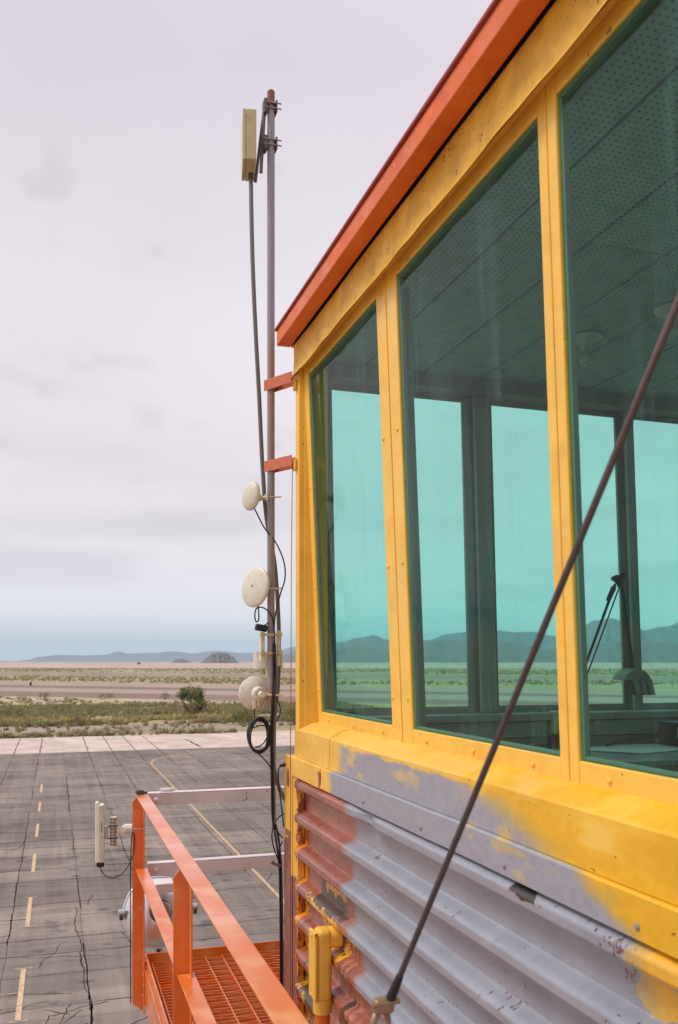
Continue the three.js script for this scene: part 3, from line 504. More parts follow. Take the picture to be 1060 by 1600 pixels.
function siding(z0, z1, y0, y1) {
  const pitch = .185, first = -.672, ys = [], off = y => { let k = (((y - first) / pitch) % 1 + 1.5) % 1 - .5; k *= pitch; const a = Math.abs(k) / .043; return a < 1 ? 0.056 * Math.min(1, 1.15 * Math.pow(Math.cos(a * Math.PI / 2), .75)) : 0; };
  const step = .0058; for (let y = y0; y <= y1 + 1e-6; y += step) ys.push(y); const n = Math.ceil((z1 - z0) / .045), pos = [], uv = [], idx = [];
  for (let i = 0; i <= n; i++) { const z = z0 + (z1 - z0) * i / n; for (const y of ys) { let o = off(y + (fbm(z * .8, y * 2, 2) - .5) * .010); o += (fbm(z * 2.1, y * 3, 2) - .5) * .005; const dent = Math.exp(-(((z + 3.53) / .09) ** 2) - ((y + .665) / .05) ** 2); o -= dent * .028 * (.6 + vn(z * 26, y * 30)); pos.push(1.302 - o, y, z); uv.push(clamp((z - ZS0) / ZL, .001, .999), (y - YS0) / YL); } }
  const P = ys.length; for (let i = 0; i < n; i++) for (let j = 0; j < P - 1; j++) { const a = i * P + j, b = a + P; idx.push(a, b, a + 1, b, b + 1, a + 1); }
  const g = new THREE.BufferGeometry(); g.setAttribute('position', new THREE.Float32BufferAttribute(pos, 3)); g.setAttribute('uv', new THREE.Float32BufferAttribute(uv, 2)); g.setIndex(idx); g.computeVertexNormals(); return g;
}
part(tower, 'corrugated_siding', siding(-4.65, .42, -2.0, -.61), M.siding);
part(tower, 'corrugated_siding', box(1.33, 5.5, -2.0, -.637, -4.91, -4.80), M.greyPaint); part(tower, 'corrugated_siding', box(5.5, 5.58, -2.0, -.637, -4.78, .45), M.greyPaint); part(tower, 'corrugated_siding', box(1.33, 5.48, -2.0, -.637, .44, .5), M.greyPaint);
part(tower, 'wall_core', box(1.325, 1.40, -2.0, -.637, -4.79, .43), M.interiorDark);
// corner trim, yellow above and bare primer below
{
  const map = tex(256, 1024, (u, v) => { const y = -2.02 + v * 1.5, n = fbm(u * 3, v * 22, 4) - .5, n2 = fbm(u * 14, v * 56, 4) - .5, cut = -1.02 + (u < .39 ? .06 : -.16) + n * .26; let c = y > cut ? [240 + n2 * 20, 186 + n2 * 20, 74] : [142 + n * 40 + n2 * 30, 92 + n * 26 + n2 * 26, 80 + n2 * 22]; if (y < cut && u > .76) c = [222 + n2 * 40, 140, 30]; if (((u - .26) / .09) ** 2 + ((y + .66) / .055) ** 2 < 1 + n2) c = [140, 84, 62]; if (u > .7 && n2 + n * .5 > .05 && y < -.7) c = [150 + n2 * 60, 80 + n2 * 40, 56]; return c; }, { wrap: false });
  const mat = new THREE.MeshPhysicalMaterial({ map, roughness: .48 });
  const fit = g => { const p = g.attributes.position, uv = new Float32Array(p.count * 2); for (let i = 0; i < p.count; i++) { uv[2 * i] = clamp((p.getZ(i) + 4.93 + (p.getX(i) - 1.258) * 2) / .37, .01, .99); uv[2 * i + 1] = clamp((p.getY(i) + 2.02) / 1.5, .01, .99); } g.setAttribute('uv', new THREE.BufferAttribute(uv, 2)); return g; };
  part(tower, 'corner_trim', fit(box(1.262, 1.30, -2.0, -.637, -4.742, -4.64, .004)), mat);
  part(tower, 'corner_trim', fit(box(1.258, 1.33, -2.0, -.535, -4.925, -4.746, .004)), mat);
}
// shaft below the cab, floors
part(tower, 'shaft', box(1.55, 5.3, G, -2.16, -4.6, .2), M.greyPaint);
part(tower, 'cab_floor', box(1.33, 5.48, -2.15, -1.98, -4.78, .42), M.interiorDark);
part(tower, 'inner_floor', box(1.45, 5.38, -1.35, -1.3, -4.55, .3), M.wood);

// ================================================================ CATWALK
const cw = thing('catwalk', 'orange steel catwalk with open grating floor and angle iron railing', 'catwalk', [.9, -2.3, -5.2]);
const GY = -2.03, RX = .545, RZ = -6.075;
{
  const barN = uvm(new THREE.BoxGeometry(.64, .024, .005)), barE = uvm(new THREE.BoxGeometry(3.6, .024, .005));
  for (let i = 0; i < 23; i++) put(cw, 'grating_bar', barE, M.orange, [.605 + 1.8, GY - .014, -6.035 + i * .048]);
  for (let i = 0; i < 60; i++) put(cw, 'grating_bar', barN, M.orange, [.605 + .32, GY - .014, -6.035 + (23 + i) * .048]);
  for (const x of [.625, .74, .862, .985, 1.1]) part(cw, 'grating_runner', box(x - .003, x + .003, GY - .027, GY + .003, -6.05, -2.05), M.orange);
  for (const x of [1.31, 1.55, 1.79, 2.03]) part(cw, 'grating_runner', box(x - .003, x + .003, GY - .027, GY + .003, -6.05, -4.95), M.orange);
  const zig = (x0, x1, z1) => { const p = []; let k = 0; for (let z = -6.04; z < z1; z += .048) p.push([k++ % 2 ? x1 : x0, GY + .002, z]); const gs = []; for (let i = 0; i < p.length - 1; i++) gs.push(cyl(p[i], p[i + 1], .0022, .0022, 4)); return merge(gs); };
  for (const [a, b, z] of [[.866, 1.096, -2.1], [1.104, 1.306, -4.95], [1.314, 1.546, -4.95]]) part(cw, 'reticuline_bar', zig(a, b, z), M.orange);
  // edge angles
  part(cw, 'toe_plate', box(.585, .597, -2.25, -1.985, -6.09, -1.2, .003), M.orange); part(cw, 'toe_plate', box(.575, .584, -2.3, -2.06, -6.06, -1.2, .003), M.orange);
  part(cw, 'toe_plate', box(.585, 5.7, -2.25, -1.985, -6.102, -6.0905, .003), M.orange);
  part(cw, 'edge_angle', box(1.215, 1.255, -2.06, -2.01, -4.7, -1.2, .003), M.orange);
  for (const z of [-5.6, -4.4, -3.2, -2]) part(cw, 'joist', box(.6, 1.6, -2.2, -2.06, z, z + .07, .004), M.orange);
  for (const x of [2, 3.4, 4.8]) part(cw, 'joist', box(x, x + .07, -2.2, -2.06, -6.08, -4.4, .004), M.orange);
  // posts: angle irons with cut corners
  const post = (z, y0, y1, cut) => {
    const sh = new THREE.Shape(); sh.moveTo(RX - .045, y0 + .06); sh.lineTo(RX + .028, y0); sh.lineTo(RX + .028, y1); sh.lineTo(RX - .02, y1); sh.lineTo(RX - .045, y1 - .03); sh.closePath();
    const a = new THREE.ExtrudeGeometry(sh, { depth: .007, bevelEnabled: true, bevelSize: .001, bevelThickness: .001, bevelSegments: 1 }); a.translate(0, 0, z);
    const p = part(cw, 'post', merge([uvm(a), box(RX + .022, RX + .0295, y0, y1, z + .0075, z + .075, .002)]), M.orange);
    return p;
  };
  const boltB = new THREE.SphereGeometry(.014, 10, 8);
  const p1 = post(RZ + .01, -2.36, -.915); for (const y of [-2.03, -2.1, -2.17, -2.24]) put(p1, 'bolt', boltB, M.orange, [RX + .03, y, RZ + .05]);
  post(-3.93, -2.36, -.925); post(-1.8, -2.36, -.925);
  // rails of angle iron
  const angle = (x0, x1, y, z0, z1) => merge([box(x0, x1, y - .008, y, z0, z1, .002), box(x1 - .008, x1, y - .075, y - .0085, z0, z1, .002)]);
  part(cw, 'top_rail', angle(RX - .025, RX + .058, -.9, -4.72, -1.0), M.orange); const far = part(cw, 'top_rail', angle(RX - .024, RX + .057, -.901, RZ, -4.724), M.orange);
  part(cw, 'mid_rail', angle(RX - .03, RX + .045, -1.38, -5.99, -3.945), M.orange); part(cw, 'mid_rail', angle(RX - .03, RX + .045, -1.38, -3.915, -1.82), M.orange);
  const wrail = y => part(cw, 'white_rail', merge([box(RX + .06, 5.6, y - .085, y - .008, RZ - .012, RZ - .004, .002), box(RX + .06, 5.6, y - .0075, y, RZ - .075, RZ - .004, .002)]), M.white, 'white painted cross rail');
  for (const y of [-.895, -1.372]) { const w = wrail(y); const b = new THREE.SphereGeometry(.017, 12, 8); b.scale(1, 1, .6); b.translate(.66 - .9, y - .047 + 2.3, RZ + 5.2); const m = shadow(new THREE.Mesh(b, M.white)); m.name = 'bolt'; w.add(m); }
  for (const x of [3.1, 5.5]) part(cw, 'post', box(x, x + .075, -2.3, -.9, RZ - .09, RZ - .083), M.white);
  part(cw, 'clip', merge([box(.53, .575, -.905, -.87, -6.10, -6.06, .006), cyl([.52, -.885, -6.07], [.6, -.89, -6.075], .008)]), M.darkSteel);
  part(cw, 'clip', merge([box(.70, .76, -.9, -.875, -6.15, -6.10, .006), cyl([.69, -.88, -6.12], [.78, -.88, -6.12], .012)]), M.white);
}

// ================================================================ MAST AND ANTENNAS AT THE CORNER
const MX = 1.18, MZ = -4.92;
{
  const map = tex(64, 1024, (u, v) => { const y = -.25 + v * 3.55, n = fbm(u * 3, y * 5, 4) - .5, n2 = fbm(u * 8, y * 20, 3) - .5; let c = [150 + n2 * 20, 144 + n2 * 20, 150 + n2 * 20]; const pink = Math.max(sm(.95, 1.35, y + n * .5) * (1 - sm(1.75, 2.05, y + n * .4)), .3 * (1 - sm(.5, 1.1, y + n * .8)), 1 - sm(-.16, -.1, y)); c = mix3(c, [190 + n2 * 30, 124 + n2 * 30, 112], pink * .5); c = mix3(c, [150, 138, 124], sm(.02, .2, n) * .6 * (1 - sm(1.3, 2, y))); if (y > 3.2) c = [130 + n2 * 40, 78, 66]; return c; }, { wrap: false });
  const mat = new THREE.MeshPhysicalMaterial({ map, roughness: .5 });
  const mast = thing('antenna_mast', 'tall slim grey steel pipe mast clamped to the tower corner', 'mast', [MX, -.25, MZ]);
  const g = new THREE.CylinderGeometry(.0215, .0215, 3.5, 24, 1); g.translate(MX, 1.5, MZ); part(mast, 'pipe', g, mat);
  const cap = new THREE.SphereGeometry(.0225, 16, 8); cap.scale(1, .8, 1); cap.translate(MX, 3.25, MZ); part(mast, 'cap', uvm(cap), M.oxide);
  const sleeve = part(mast, 'sleeve', cyl([MX, -.255, MZ], [MX, -.17, MZ], .0245, .0245, 20), M.pinkGrey);
  for (const [y, kind] of [[1.575, 0], [1.112, 1]]) {       // standoff brackets of bent strap
    const L = V(1.272 - MX, 0, -4.745 - MZ), gs = [], at = (t, o) => [MX + L.x * t + o * .8, y, MZ + L.z * t - o * .5];
    const strap = new THREE.Shape(); const b = box(-.03, .205, -.031, .031, -.0285, -.0235, .002); b.rotateY(-Math.atan2(L.z, L.x)); b.translate(MX, y, MZ); gs.push(b);
    const b2 = box(-.03, .205, -.031, .031, .0235, .0285, .002); b2.rotateY(-Math.atan2(L.z, L.x)); b2.translate(MX, y, MZ); gs.push(b2);
    const arc = new THREE.CylinderGeometry(.0285, .0285, .062, 16, 1, true, Math.PI, Math.PI); arc.rotateY(-Math.atan2(L.z, L.x) - Math.PI); arc.translate(MX, y, MZ); gs.push(uvm(arc));
    const br = part(mast, 'bracket', merge(gs), M.rustRed);
    if (!kind) part(br, 'clamp_bolt', merge([box(MX - .005, MX + .055, y - .014, y + .012, MZ + .03, MZ + .052, .006), cyl([MX + .06, y, MZ + .03], [MX + .06, y, MZ + .055], .012, .012, 6)]), M.pinkGrey);
    else for (const [dx, dy] of [[.035, .014], [.035, -.01], [.1, .016], [.1, -.006]]) put(br, 'bolt_hole', new THREE.CylinderGeometry(.0045, .0045, .003, 8).rotateX(Math.PI / 2), M.black, [MX + dx * .47 + .0255 * .88, y + dy + .002, MZ + dx * .88 + .0285 * .47 + .0]);
  }
}
single('ground_wire', 'thin rusty wire running straight down the yellow corner', 'wire', tube([[1.258, 1.10, -4.735], [1.254, .6, -4.742], [1.252, 0, -4.745], [1.25, -.45, -4.747], [1.2495, -1, -4.745], [1.2495, -2, -4.745]], .0022, 40, 6), M.oxide, [1.25, -2, -4.745]);
{ // flat panel antenna at the top, seen edge on
  const t = thing('panel_antenna', 'beige flat panel antenna box at the mast top, seen edge on', 'antenna', [1.08, 2.83, -5]);
  const turn = g => { g.translate(-1.075, 0, 5); g.rotateY(-.17); g.translate(1.075, 0, -5); return g; };
  part(t, 'housing', turn(box(1.05, 1.106, 2.83, 3.115, -5.12, -4.88, .006)), M.beige);
  part(t, 'front_cover', turn(box(1.03, 1.0485, 2.83, 3.115, -5.117, -4.883, .004)), M.beige);
  part(t, 'cable_gland', merge([cyl([1.087, 2.79, -5.03], [1.087, 2.83, -5.03], .013, .015, 12), cyl([1.087, 2.8, -5.03], [1.087, 2.812, -5.03], .018, .018, 6)]), M.darkSteel);
  part(t, 'tilt_arm', merge([cyl([1.128, 2.80, -4.95], [1.145, 3.18, -4.93], .010, .010, 8), cyl([1.12, 2.80, -5.06], [1.145, 3.18, -4.93], .009, .009, 8)]), M.greyHose);
  for (const y of [3.165, 2.955]) {
    const c = part(t, 'mast_clamp', box(1.135, 1.155, y - .045, y + .035, MZ - .03, MZ + .03, .004), M.darkSteel); part(t, 'mast_clamp', box(MX + .0225, MX + .032, y - .035, y + .035, MZ - .03, MZ + .03, .003), M.darkSteel);
    for (const dy of [-.014, .016]) part(c, 'clamp_bolt', cyl([1.13, y + dy, MZ + .027], [1.235, y + dy, MZ + .027], .004, .004, 6), M.greyPaint);
  }
}
single('conduit_hose', 'grey brown flexible conduit hanging from the beige panel antenna down the mast', 'conduit', tube([[1.087, 2.80, -5.03], [1.083, 2.6, -5.0], [1.086, 2.3, -4.98], [1.094, 2.05, -4.97], [1.106, 1.81, -4.97], [1.121, 1.52, -4.965], [1.142, 1.1, -4.965], [1.165, .82, -4.965], [1.21, .58, -4.965], [1.228, .38, -4.965], [1.238, .12, -4.965], [1.23, -.17, -4.965], [1.216, -.25, -4.96], [1.203, -.44, -4.96], [1.203, -.59, -4.955], [1.222, -.70, -4.94], [1.26, -.79, -4.92], [1.30, -.83, -4.9]], .0125, 160, 10), M.greyHose, [1.2, -.83, -4.95]);

function radome(name, label, at, dir, R, bulge) {       // convex radome with a hub and mast clip behind
  const n = V(...dir).normalize(), t = thing(name, label, 'antenna', at), prof = []; for (let i = 0; i <= 14; i++) { const a = i / 14; prof.push([R * Math.sin(a * Math.PI / 2), bulge * Math.cos(a * Math.PI / 2)]); } prof.push([R * 1.0, -.006], [R * .97, -.012], [R * .7, -.028], [R * .4, -.04], [.001, -.042]);
  part(t, 'radome', lathe(prof, at, dir), M.offwhite);
  const b = k => [at[0] - n.x * k, at[1] - n.y * k, at[2] - n.z * k];
  part(t, 'hub', merge([cyl(b(.03), b(.062), R * .34, R * .26, 20), cyl(b(.06), b(.075), R * .16, R * .16, 12)]), M.ivory);
  const e = b(.07); part(t, 'mount_arm', merge([cyl(e, [MX - .02, e[1], MZ + .012], .010, .009, 10), box(MX - .032, MX - .02, e[1] - .02, e[1] + .02, MZ - .02, MZ + .028, .003)]), M.ivory);
  part(t, 'hose_clamp', merge([torus([MX, e[1], MZ], [0, 1, 0], .0235, .003), cyl([MX + .02, e[1], MZ + .02], [MX + .058, e[1] + .004, MZ + .014], .005, .004, 8)]), M.ivory);
  return t;
}
radome('dish_antenna', 'small cream round dish antenna on the mast, upper one, nearly edge on', [1.065, .94, -4.93], [-.93, .06, .33], .083, .03);
{ const t = radome('dish_antenna', 'larger cream oval radome dish with small dark mark, below the small dish', [1.082, .42, -4.90], [-.88, .1, .45], .116, .022);
  // small logo: two upright strokes joined at the foot
  const n = V(-.88, .1, .45).normalize(), c = V(1.082, .42, -4.90).addScaledVector(n, .0222), r = V(0, 1, 0).cross(n).normalize();
  const st = (dx, y0, y1) => { const g = box(-.0018, .0018, y0, y1, -.0006, .0006); g.applyMatrix4(new THREE.Matrix4().makeBasis(r, V(0, 1, 0), n)); g.translate(c.x + r.x * dx, c.y + .001, c.z + r.z * dx); return g; };
  part(t, 'logo_mark', merge([st(-.004, -.006, .008), st(.004, -.006, .008), st(0, -.008, -.005)]), M.black); }
{ // dish seen from behind
  const at = [1.098, -.185, -4.955], dir = [-.28, .05, -.95], n = V(...dir).normalize(), t = thing('dish_antenna', 'white dish antenna seen from behind, lowest on the mast', 'antenna', at), R = .098;
  part(t, 'reflector', lathe([[.001, -.03], [R * .35, -.028], [R * .7, -.012], [R * .96, .012], [R, .02], [R * .985, .026], [R * .9, .016], [.001, .006]], at, dir), M.ivory);
  const b = (k, x = 0, y = 0) => [at[0] - n.x * k + x, at[1] - n.y * k + y, at[2] - n.z * k];
  part(t, 'hub', merge([cyl(b(.02), b(.05), .044, .036, 24), cyl(b(.045), b(.085), .019, .017, 16), torus(b(.052), dir, .028, .003)]), M.ivory);
  part(t, 'rib', merge([box(at[0] - .025, at[0] - .005, at[1] - .088, at[1] - .03, at[2] + .02, at[2] + .036, .006), box(at[0] + .004, at[0] + .012, at[1] - .07, at[1] - .02, at[2] + .03, at[2] + .04, .003)]), M.ivory);
  part(t, 'mount_arm', merge([cyl(b(.08), [MX - .02, at[1] - .006, MZ + .012], .012, .010, 10), torus([MX, at[1] - .008, MZ], [0, 1, 0], .0235, .0035), cyl([MX - .02, at[1] - .008, MZ + .026], [MX + .065, at[1] - .01, MZ + .026], .006, .006, 8)]), M.ivory);
  part(t, 'print_mark', merge([box(at[0] - .012, at[0] + .012, at[1] + .066, at[1] + .07, at[2] + .0062, at[2] + .0085), box(at[0] - .02, at[0] + .024, at[1] + .056, at[1] + .0575, at[2] + .0105, at[2] + .0128)]), M.darkSteel);
}
{ // sector antenna with twin clamps
  const t = thing('sector_antenna', 'white sector antenna behind the mast on two clamp plates', 'antenna', [MX, -.05, -5]);
  part(t, 'side_plate', box(1.118, 1.142, -.0, .165, MZ - .03, MZ + .01, .004), M.ivory); part(t, 'side_plate', box(1.215, 1.236, -.03, .175, MZ - .03, MZ + .0, .004), M.ivory);
  const drum = new THREE.CylinderGeometry(.088, .088, .098, 32, 1); drum.scale(1, 1, .55); drum.translate(1.19, .005, -5.03); part(t, 'radome', uvm(drum), M.offwhite);
  part(t, 'foot', cyl([1.155, -.08, -5.02], [1.155, -.04, -5.02], .014, .014, 10), M.beige);
  for (const y of [.15, .045]) part(t, 'clamp', merge([box(1.11, 1.215, y - .007, y + .007, MZ + .02, MZ + .032, .003), cyl([1.11, y, MZ + .026], [1.24, y + .003, MZ + .02], .0055, .0055, 6), box(1.112, 1.13, y - .012, y + .014, MZ + .02, MZ + .04, .003), box(1.222, 1.238, y - .014, y + .014, MZ + .005, MZ + .03, .003)]), M.beige);
}
{ const t = thing('floodlight', 'little black camera housing on the mast above the white sector antenna', 'camera', [1.12, .17, -4.9]); const b = box(-.038, .03, -.019, .019, -.022, .022, .009); b.rotateZ(-.18); b.translate(1.122, .188, -4.9); part(t, 'housing', b, M.black); part(t, 'bracket', cyl([1.135, .2, -4.905], [MX - .015, .222, MZ + .01], .004, .004, 6), M.black); }

// cables
single('antenna_cable', 'black cable bowing from the small upper dish to the mast', 'cable', tube([[1.085, .87, -4.93], [1.1, .84, -4.925], [1.138, .761, -4.91], [1.206, .672, -4.9], [1.252, .564, -4.9], [1.257, .472, -4.9], [1.228, .379, -4.895], [1.197, .25, -4.893], [1.194, .12, -4.893], [1.197, -.1, -4.893]], .0042, 90, 8), M.cable, [1.2, -.1, -4.9]);
single('antenna_cable', 'black cable looping under the larger cream dish', 'cable', tube([[1.1, .325, -4.9], [1.103, .27, -4.895], [1.099, .228, -4.89], [1.086, .222, -4.885], [1.078, .262, -4.885], [1.088, .298, -4.885], [1.115, .305, -4.885], [1.148, .29, -4.885], [1.178, .252, -4.888], [1.192, .19, -4.891], [1.195, .05, -4.886]], .004, 90, 8), M.cable, [1.1, .05, -4.89]);
{ // coil
  const t = thing('cable_coil', 'coil of black cable hanging from the mast below the white dish', 'cable', [1.11, -.53, -4.92]), R = mulberry(8), gs = [];
  for (let k = 0; k < 7; k++) { const p = [], rx = .054 + R() * .016, ry = .088 + R() * .016, cx = 1.112 + (R() - .5) * .012, cy = -.424 + (R() - .5) * .016, cz = -4.925 + (R() - .5) * .04, ph = R() * 6; for (let i = 0; i <= 30; i++) { const a = i / 30 * Math.PI * 2 + ph; p.push([cx + Math.cos(a) * rx + Math.sin(a * 2 + k) * .004, cy + Math.sin(a) * ry, cz + Math.cos(a + k) * .012]); } gs.push(tube(p, .0046, 60, 6)); }
  part(t, 'loop', merge(gs), M.cable);
  part(t, 'tail', merge([tube([[1.09, -.275, -4.94], [1.086, -.31, -4.93], [1.1, -.335, -4.925], [1.14, -.345, -4.92]], .0042, 30, 6), tube([[1.08, -.5, -4.92], [1.13, -.55, -4.915], [1.17, -.6, -4.91], [1.186, -.66, -4.905]], .0042, 30, 6), tube([[1.07, -.38, -4.91], [1.12, -.365, -4.905], [1.165, -.385, -4.905], [1.13, -.47, -4.905], [1.085, -.49, -4.905]], .004, 40, 6)]), M.cable);
}
{ // bundle down the corner
  const t = thing('cable_bundle', 'bundle of black cables running down beside the tower corner', 'cable', [1.25, -2.05, -4.93]), R = mulberry(31);
  const spine = [[1.194, .1, -4.893], [1.196, -.1, -4.893], [1.186, -.25, -4.893], [1.183, -.4, -4.91], [1.186, -.54, -4.915], [1.190, -.72, -4.92], [1.197, -.905, -4.925], [1.21, -.985, -4.935], [1.236, -1.15, -4.945], [1.247, -1.355, -4.945], [1.25, -1.725, -4.945], [1.25, -2.04, -4.945]];
  for (let k = 0; k < 6; k++) { const ox = (R() - .5) * .02, oz = (R() - .5) * .02, spl = (R() - .5) * .07; part(t, 'cable', tube(spine.slice(k < 3 ? 0 : 2).map(([x, y, z]) => { const w = Math.exp(-(((y + 1.06) / .07) ** 2)); return [x + ox + spl * w, y, z + oz + (R() - .5) * .008]; }), .0046, 110, 6), M.cable); }
  part(t, 'grey_lead', tube([[1.2, -.26, -4.9], [1.199, -.45, -4.9], [1.199, -.7, -4.91], [1.203, -.93, -4.915]], .0055, 50, 6), M.greyHose);
  part(t, 'side_loop', merge([tube([[1.2, -.2, -4.9], [1.225, -.25, -4.9], [1.228, -.3, -4.9], [1.205, -.345, -4.9]], .004, 40, 6), tube([[1.2, -.93, -4.92], [1.225, -.895, -4.92], [1.262, -.875, -4.925]], .0042, 30, 6), tube([[1.196, -.93, -4.92], [1.185, -1.0, -4.92], [1.198, -1.07, -4.925], [1.225, -1.14, -4.935]], .0042, 30, 6), tube([[1.2, -.95, -4.92], [1.235, -1.0, -4.925], [1.252, -1.02, -4.935]], .004, 30, 6), tube([[1.252, -1.04, -4.935], [1.235, -1.07, -4.93], [1.232, -1.12, -4.935]], .004, 30, 6)]), M.cable);
  for (const y of [-.42, -.58, -.94, -1.5, -1.78]) part(t, 'cable_tie', torus([y < -1.3 ? 1.25 : y < -.9 ? 1.2 : 1.188, y, y < -1.3 ? -4.945 : -4.918], [.1, 1, .1], .0155, .002), M.black);
  part(t, 'cut_end', merge([cyl([1.19, -1.155, -4.92], [1.238, -1.18, -4.93], .0085, .0085, 8), cyl([1.182, -1.147, -4.92], [1.192, -1.155, -4.92], .011, .011, 8)]), M.greyHose);
}
single('plug_lead', 'black plug lead sticking out of the yellow corner trim', 'cable', merge([tube([[1.262, -.598, -4.90], [1.24, -.598, -4.895], [1.221, -.61, -4.895], [1.217, -.665, -4.895], [1.226, -.76, -4.895], [1.243, -.88, -4.9], [1.252, -.95, -4.91]], .0042, 50, 8), cyl([1.228, -.598, -4.895], [1.262, -.594, -4.9], .009, .0115, 10)]), M.cable, [1.24, -.95, -4.9]);

// ================================================================ ON THE RAILING
{
  const t = thing('rail_antenna', 'white upright slab antenna clamped to the orange railing post', 'antenna', [.3, -1.37, -6.1]);
  const hs = box(.2735, .32, -1.345, -.955, -6.145, -6.06, .012); part(t, 'housing', hs, M.offwhite);
  part(t, 'front_shell', box(.262, .286, -1.35, -.938, -6.14, -6.068, .011), M.offwhite);
  part(t, 'end_cap', box(.266, .318, -1.372, -1.335, -6.14, -6.06, .012), M.black);
  for (const [y0, y1] of [[-1.082, -1.075], [-1.096, -1.086], [-1.11, -1.1], [-1.124, -1.114], [-1.139, -1.128], [-1.163, -1.159], [-1.176, -1.169], [-1.259, -1.255]]) part(t, 'print_mark', box(.297, y1 - y0 < .005 ? .302 : .303, y0, y1, -6.0605, -6.0592), M.darkSteel);
  part(t, 'mount_plate', box(.3195, .341, -1.19, -1.105, -6.125, -6.08, .004), M.galv);
}
{
  const t = thing('antenna_mount', 'galvanised pipe stub and bracket arm between white antenna and railing post', 'bracket', [.376, -1.25, -6.1]);
  const map = tex(256, 256, (u, v) => { const h = ((u * 14) % 1 - .5) ** 2 + ((v * 9) % 1 - .5) ** 2 < .09 && v > .04; return h ? [58, 50, 40] : [198, 188, 164]; }, { wrap: true });
  const g = new THREE.CylinderGeometry(.022, .022, .19, 24, 1, false); g.translate(.378, -1.145, -6.1); part(t, 'pipe_stub', g, new THREE.MeshPhysicalMaterial({ map, roughness: .4, metalness: .35 }));
  const cap = new THREE.CylinderGeometry(.0225, .0225, .004, 24); cap.translate(.378, -1.048, -6.1); part(t, 'pipe_cap', uvm(cap), M.ivory);
  for (const y of [-1.105, -1.185]) part(t, 'band', merge([torus([.378, y, -6.1], [0, 1, 0], .0235, .004), cyl([.335, y, -6.078], [.41, y, -6.078], .004, .004, 6)]), M.darkSteel);
  part(t, 'arm', merge([box(.398, .45, -1.155, -1.115, -6.115, -6.08, .006), cyl([.45, -1.13, -6.09], [.50, -1.13, -6.085], .036, .034, 6), box(.435, .51, -1.16, -1.105, -6.12, -6.07, .01)]), M.ivory);
  part(t, 'u_bolt', tube([[.5, -1.125, -6.05], [.56, -1.127, -6.04], [.585, -1.128, -6.045], [.588, -1.128, -6.07], [.58, -1.128, -6.095]], .0045, 30, 6), M.galv);
}
single('antenna_lead', 'thin black lead drooping from the white antenna to the orange post', 'cable', tube([[.292, -1.365, -6.09], [.297, -1.39, -6.085], [.32, -1.425, -6.07], [.365, -1.445, -6.055], [.42, -1.425, -6.045], [.47, -1.37, -6.04], [.503, -1.29, -6.04], [.512, -1.2, -6.045], [.508, -1.15, -6.06], [.497, -1.16, -6.05], [.49, -1.25, -6.05], [.487, -1.4, -6.06], [.488, -1.6, -6.07], [.489, -1.9, -6.08], [.49, -2.3, -6.08]], .0036, 140, 8), M.cable, [.4, -2.3, -6.06]);
{ // round metal floodlight hung outside the far rail
  const at = [.712, -1.8, -6.42], dir = [.03, .32, .95], n = V(...dir).normalize(), t = thing('round_floodlight', 'round silver metal floodlight behind the orange railing posts', 'floodlight', at), R = .245;
  const o = (k, x = 0, y = 0) => [at[0] + n.x * k + x, at[1] + n.y * k + y, at[2] + n.z * k];
  part(t, 'bowl', lathe([[.001, .11], [.06, .108], [.11, .095], [.17, .065], [.215, .03], [R - .004, .0], [R, -.03], [R - .01, -.09], [.001, -.1]], at, dir, 56), M.silver);
  const rim = part(t, 'rim_band', torus(o(-.008), dir, R, .0085, Math.PI * 2, 64), M.silver);
  part(t, 'lamp_housing', merge([lathe([[.078, .08], [.08, .118], [.07, .128], [.062, .128], [.062, .09]], at, dir, 40)]), M.darkSteel);
  part(t, 'lamp_neck', lathe([[.001, .215], [.04, .205], [.056, .18], [.06, .15], [.06, .1]], o(0, .01, .0), dir, 32), M.lens);
  part(t, 'junction_box', box(.665, .80, -1.615, -1.55, -6.38, -6.22, .01), M.white);
  for (const s of [-1, 1]) { const c = part(t, 'clamp', merge([box(at[0] + s * .255 - .028, at[0] + s * .255 + .028, at[1] + .004, at[1] + .04, at[2] - .02, at[2] + .035, .008), cyl([at[0] + s * .255 - .02, at[1] + .022, at[2] + .03], [at[0] + s * .255 + .02, at[1] + .022, at[2] + .03], .014, .014, 8)]), M.galv); part(c, 'latch', box(at[0] + s * .262 - .012, at[0] + s * .262 + .01, at[1] - .03, at[1] + .004, at[2] + .0, at[2] + .03, .004), M.darkSteel); }
  part(t, 'bracket', box(.70, .73, -2.1, -1.9, -6.5, -6.43, .004), M.darkSteel);
}
// ================================================================ ON THE WALL
{
  const t = thing('conduit_fitting', 'yellow conduit elbow fitting with cover plate on the corrugated wall', 'conduit', [1.2, -2.0, -3.98]);
  const bd = box(1.165, 1.243, -1.60, -1.255, -4.03, -3.935, .03); part(t, 'body', bd, M.yellow);
  const cv = part(t, 'cover_plate', box(1.15, 1.166, -1.585, -1.265, -4.035, -3.93, .007), M.yellow); for (const y of [-1.285, -1.565]) put(cv, 'bolt', boltG, M.yellow, [1.149, y, -3.98]);
  part(t, 'hub', merge([cyl([1.235, -1.305, -3.985], [1.305, -1.305, -3.985], .05, .052, 24)]), M.yellow); part(t, 'hub_ring', cyl([1.288, -1.305, -3.985], [1.3, -1.305, -3.985], .058, .058, 24), M.oxide);
  part(t, 'collar', cyl([1.204, -1.655, -3.983], [1.204, -1.59, -3.983], .045, .045, 24), M.yellow);
  part(t, 'pipe', cyl([1.204, -2.03, -3.983], [1.204, -1.65, -3.983], .036, .036, 24), M.orange);
}
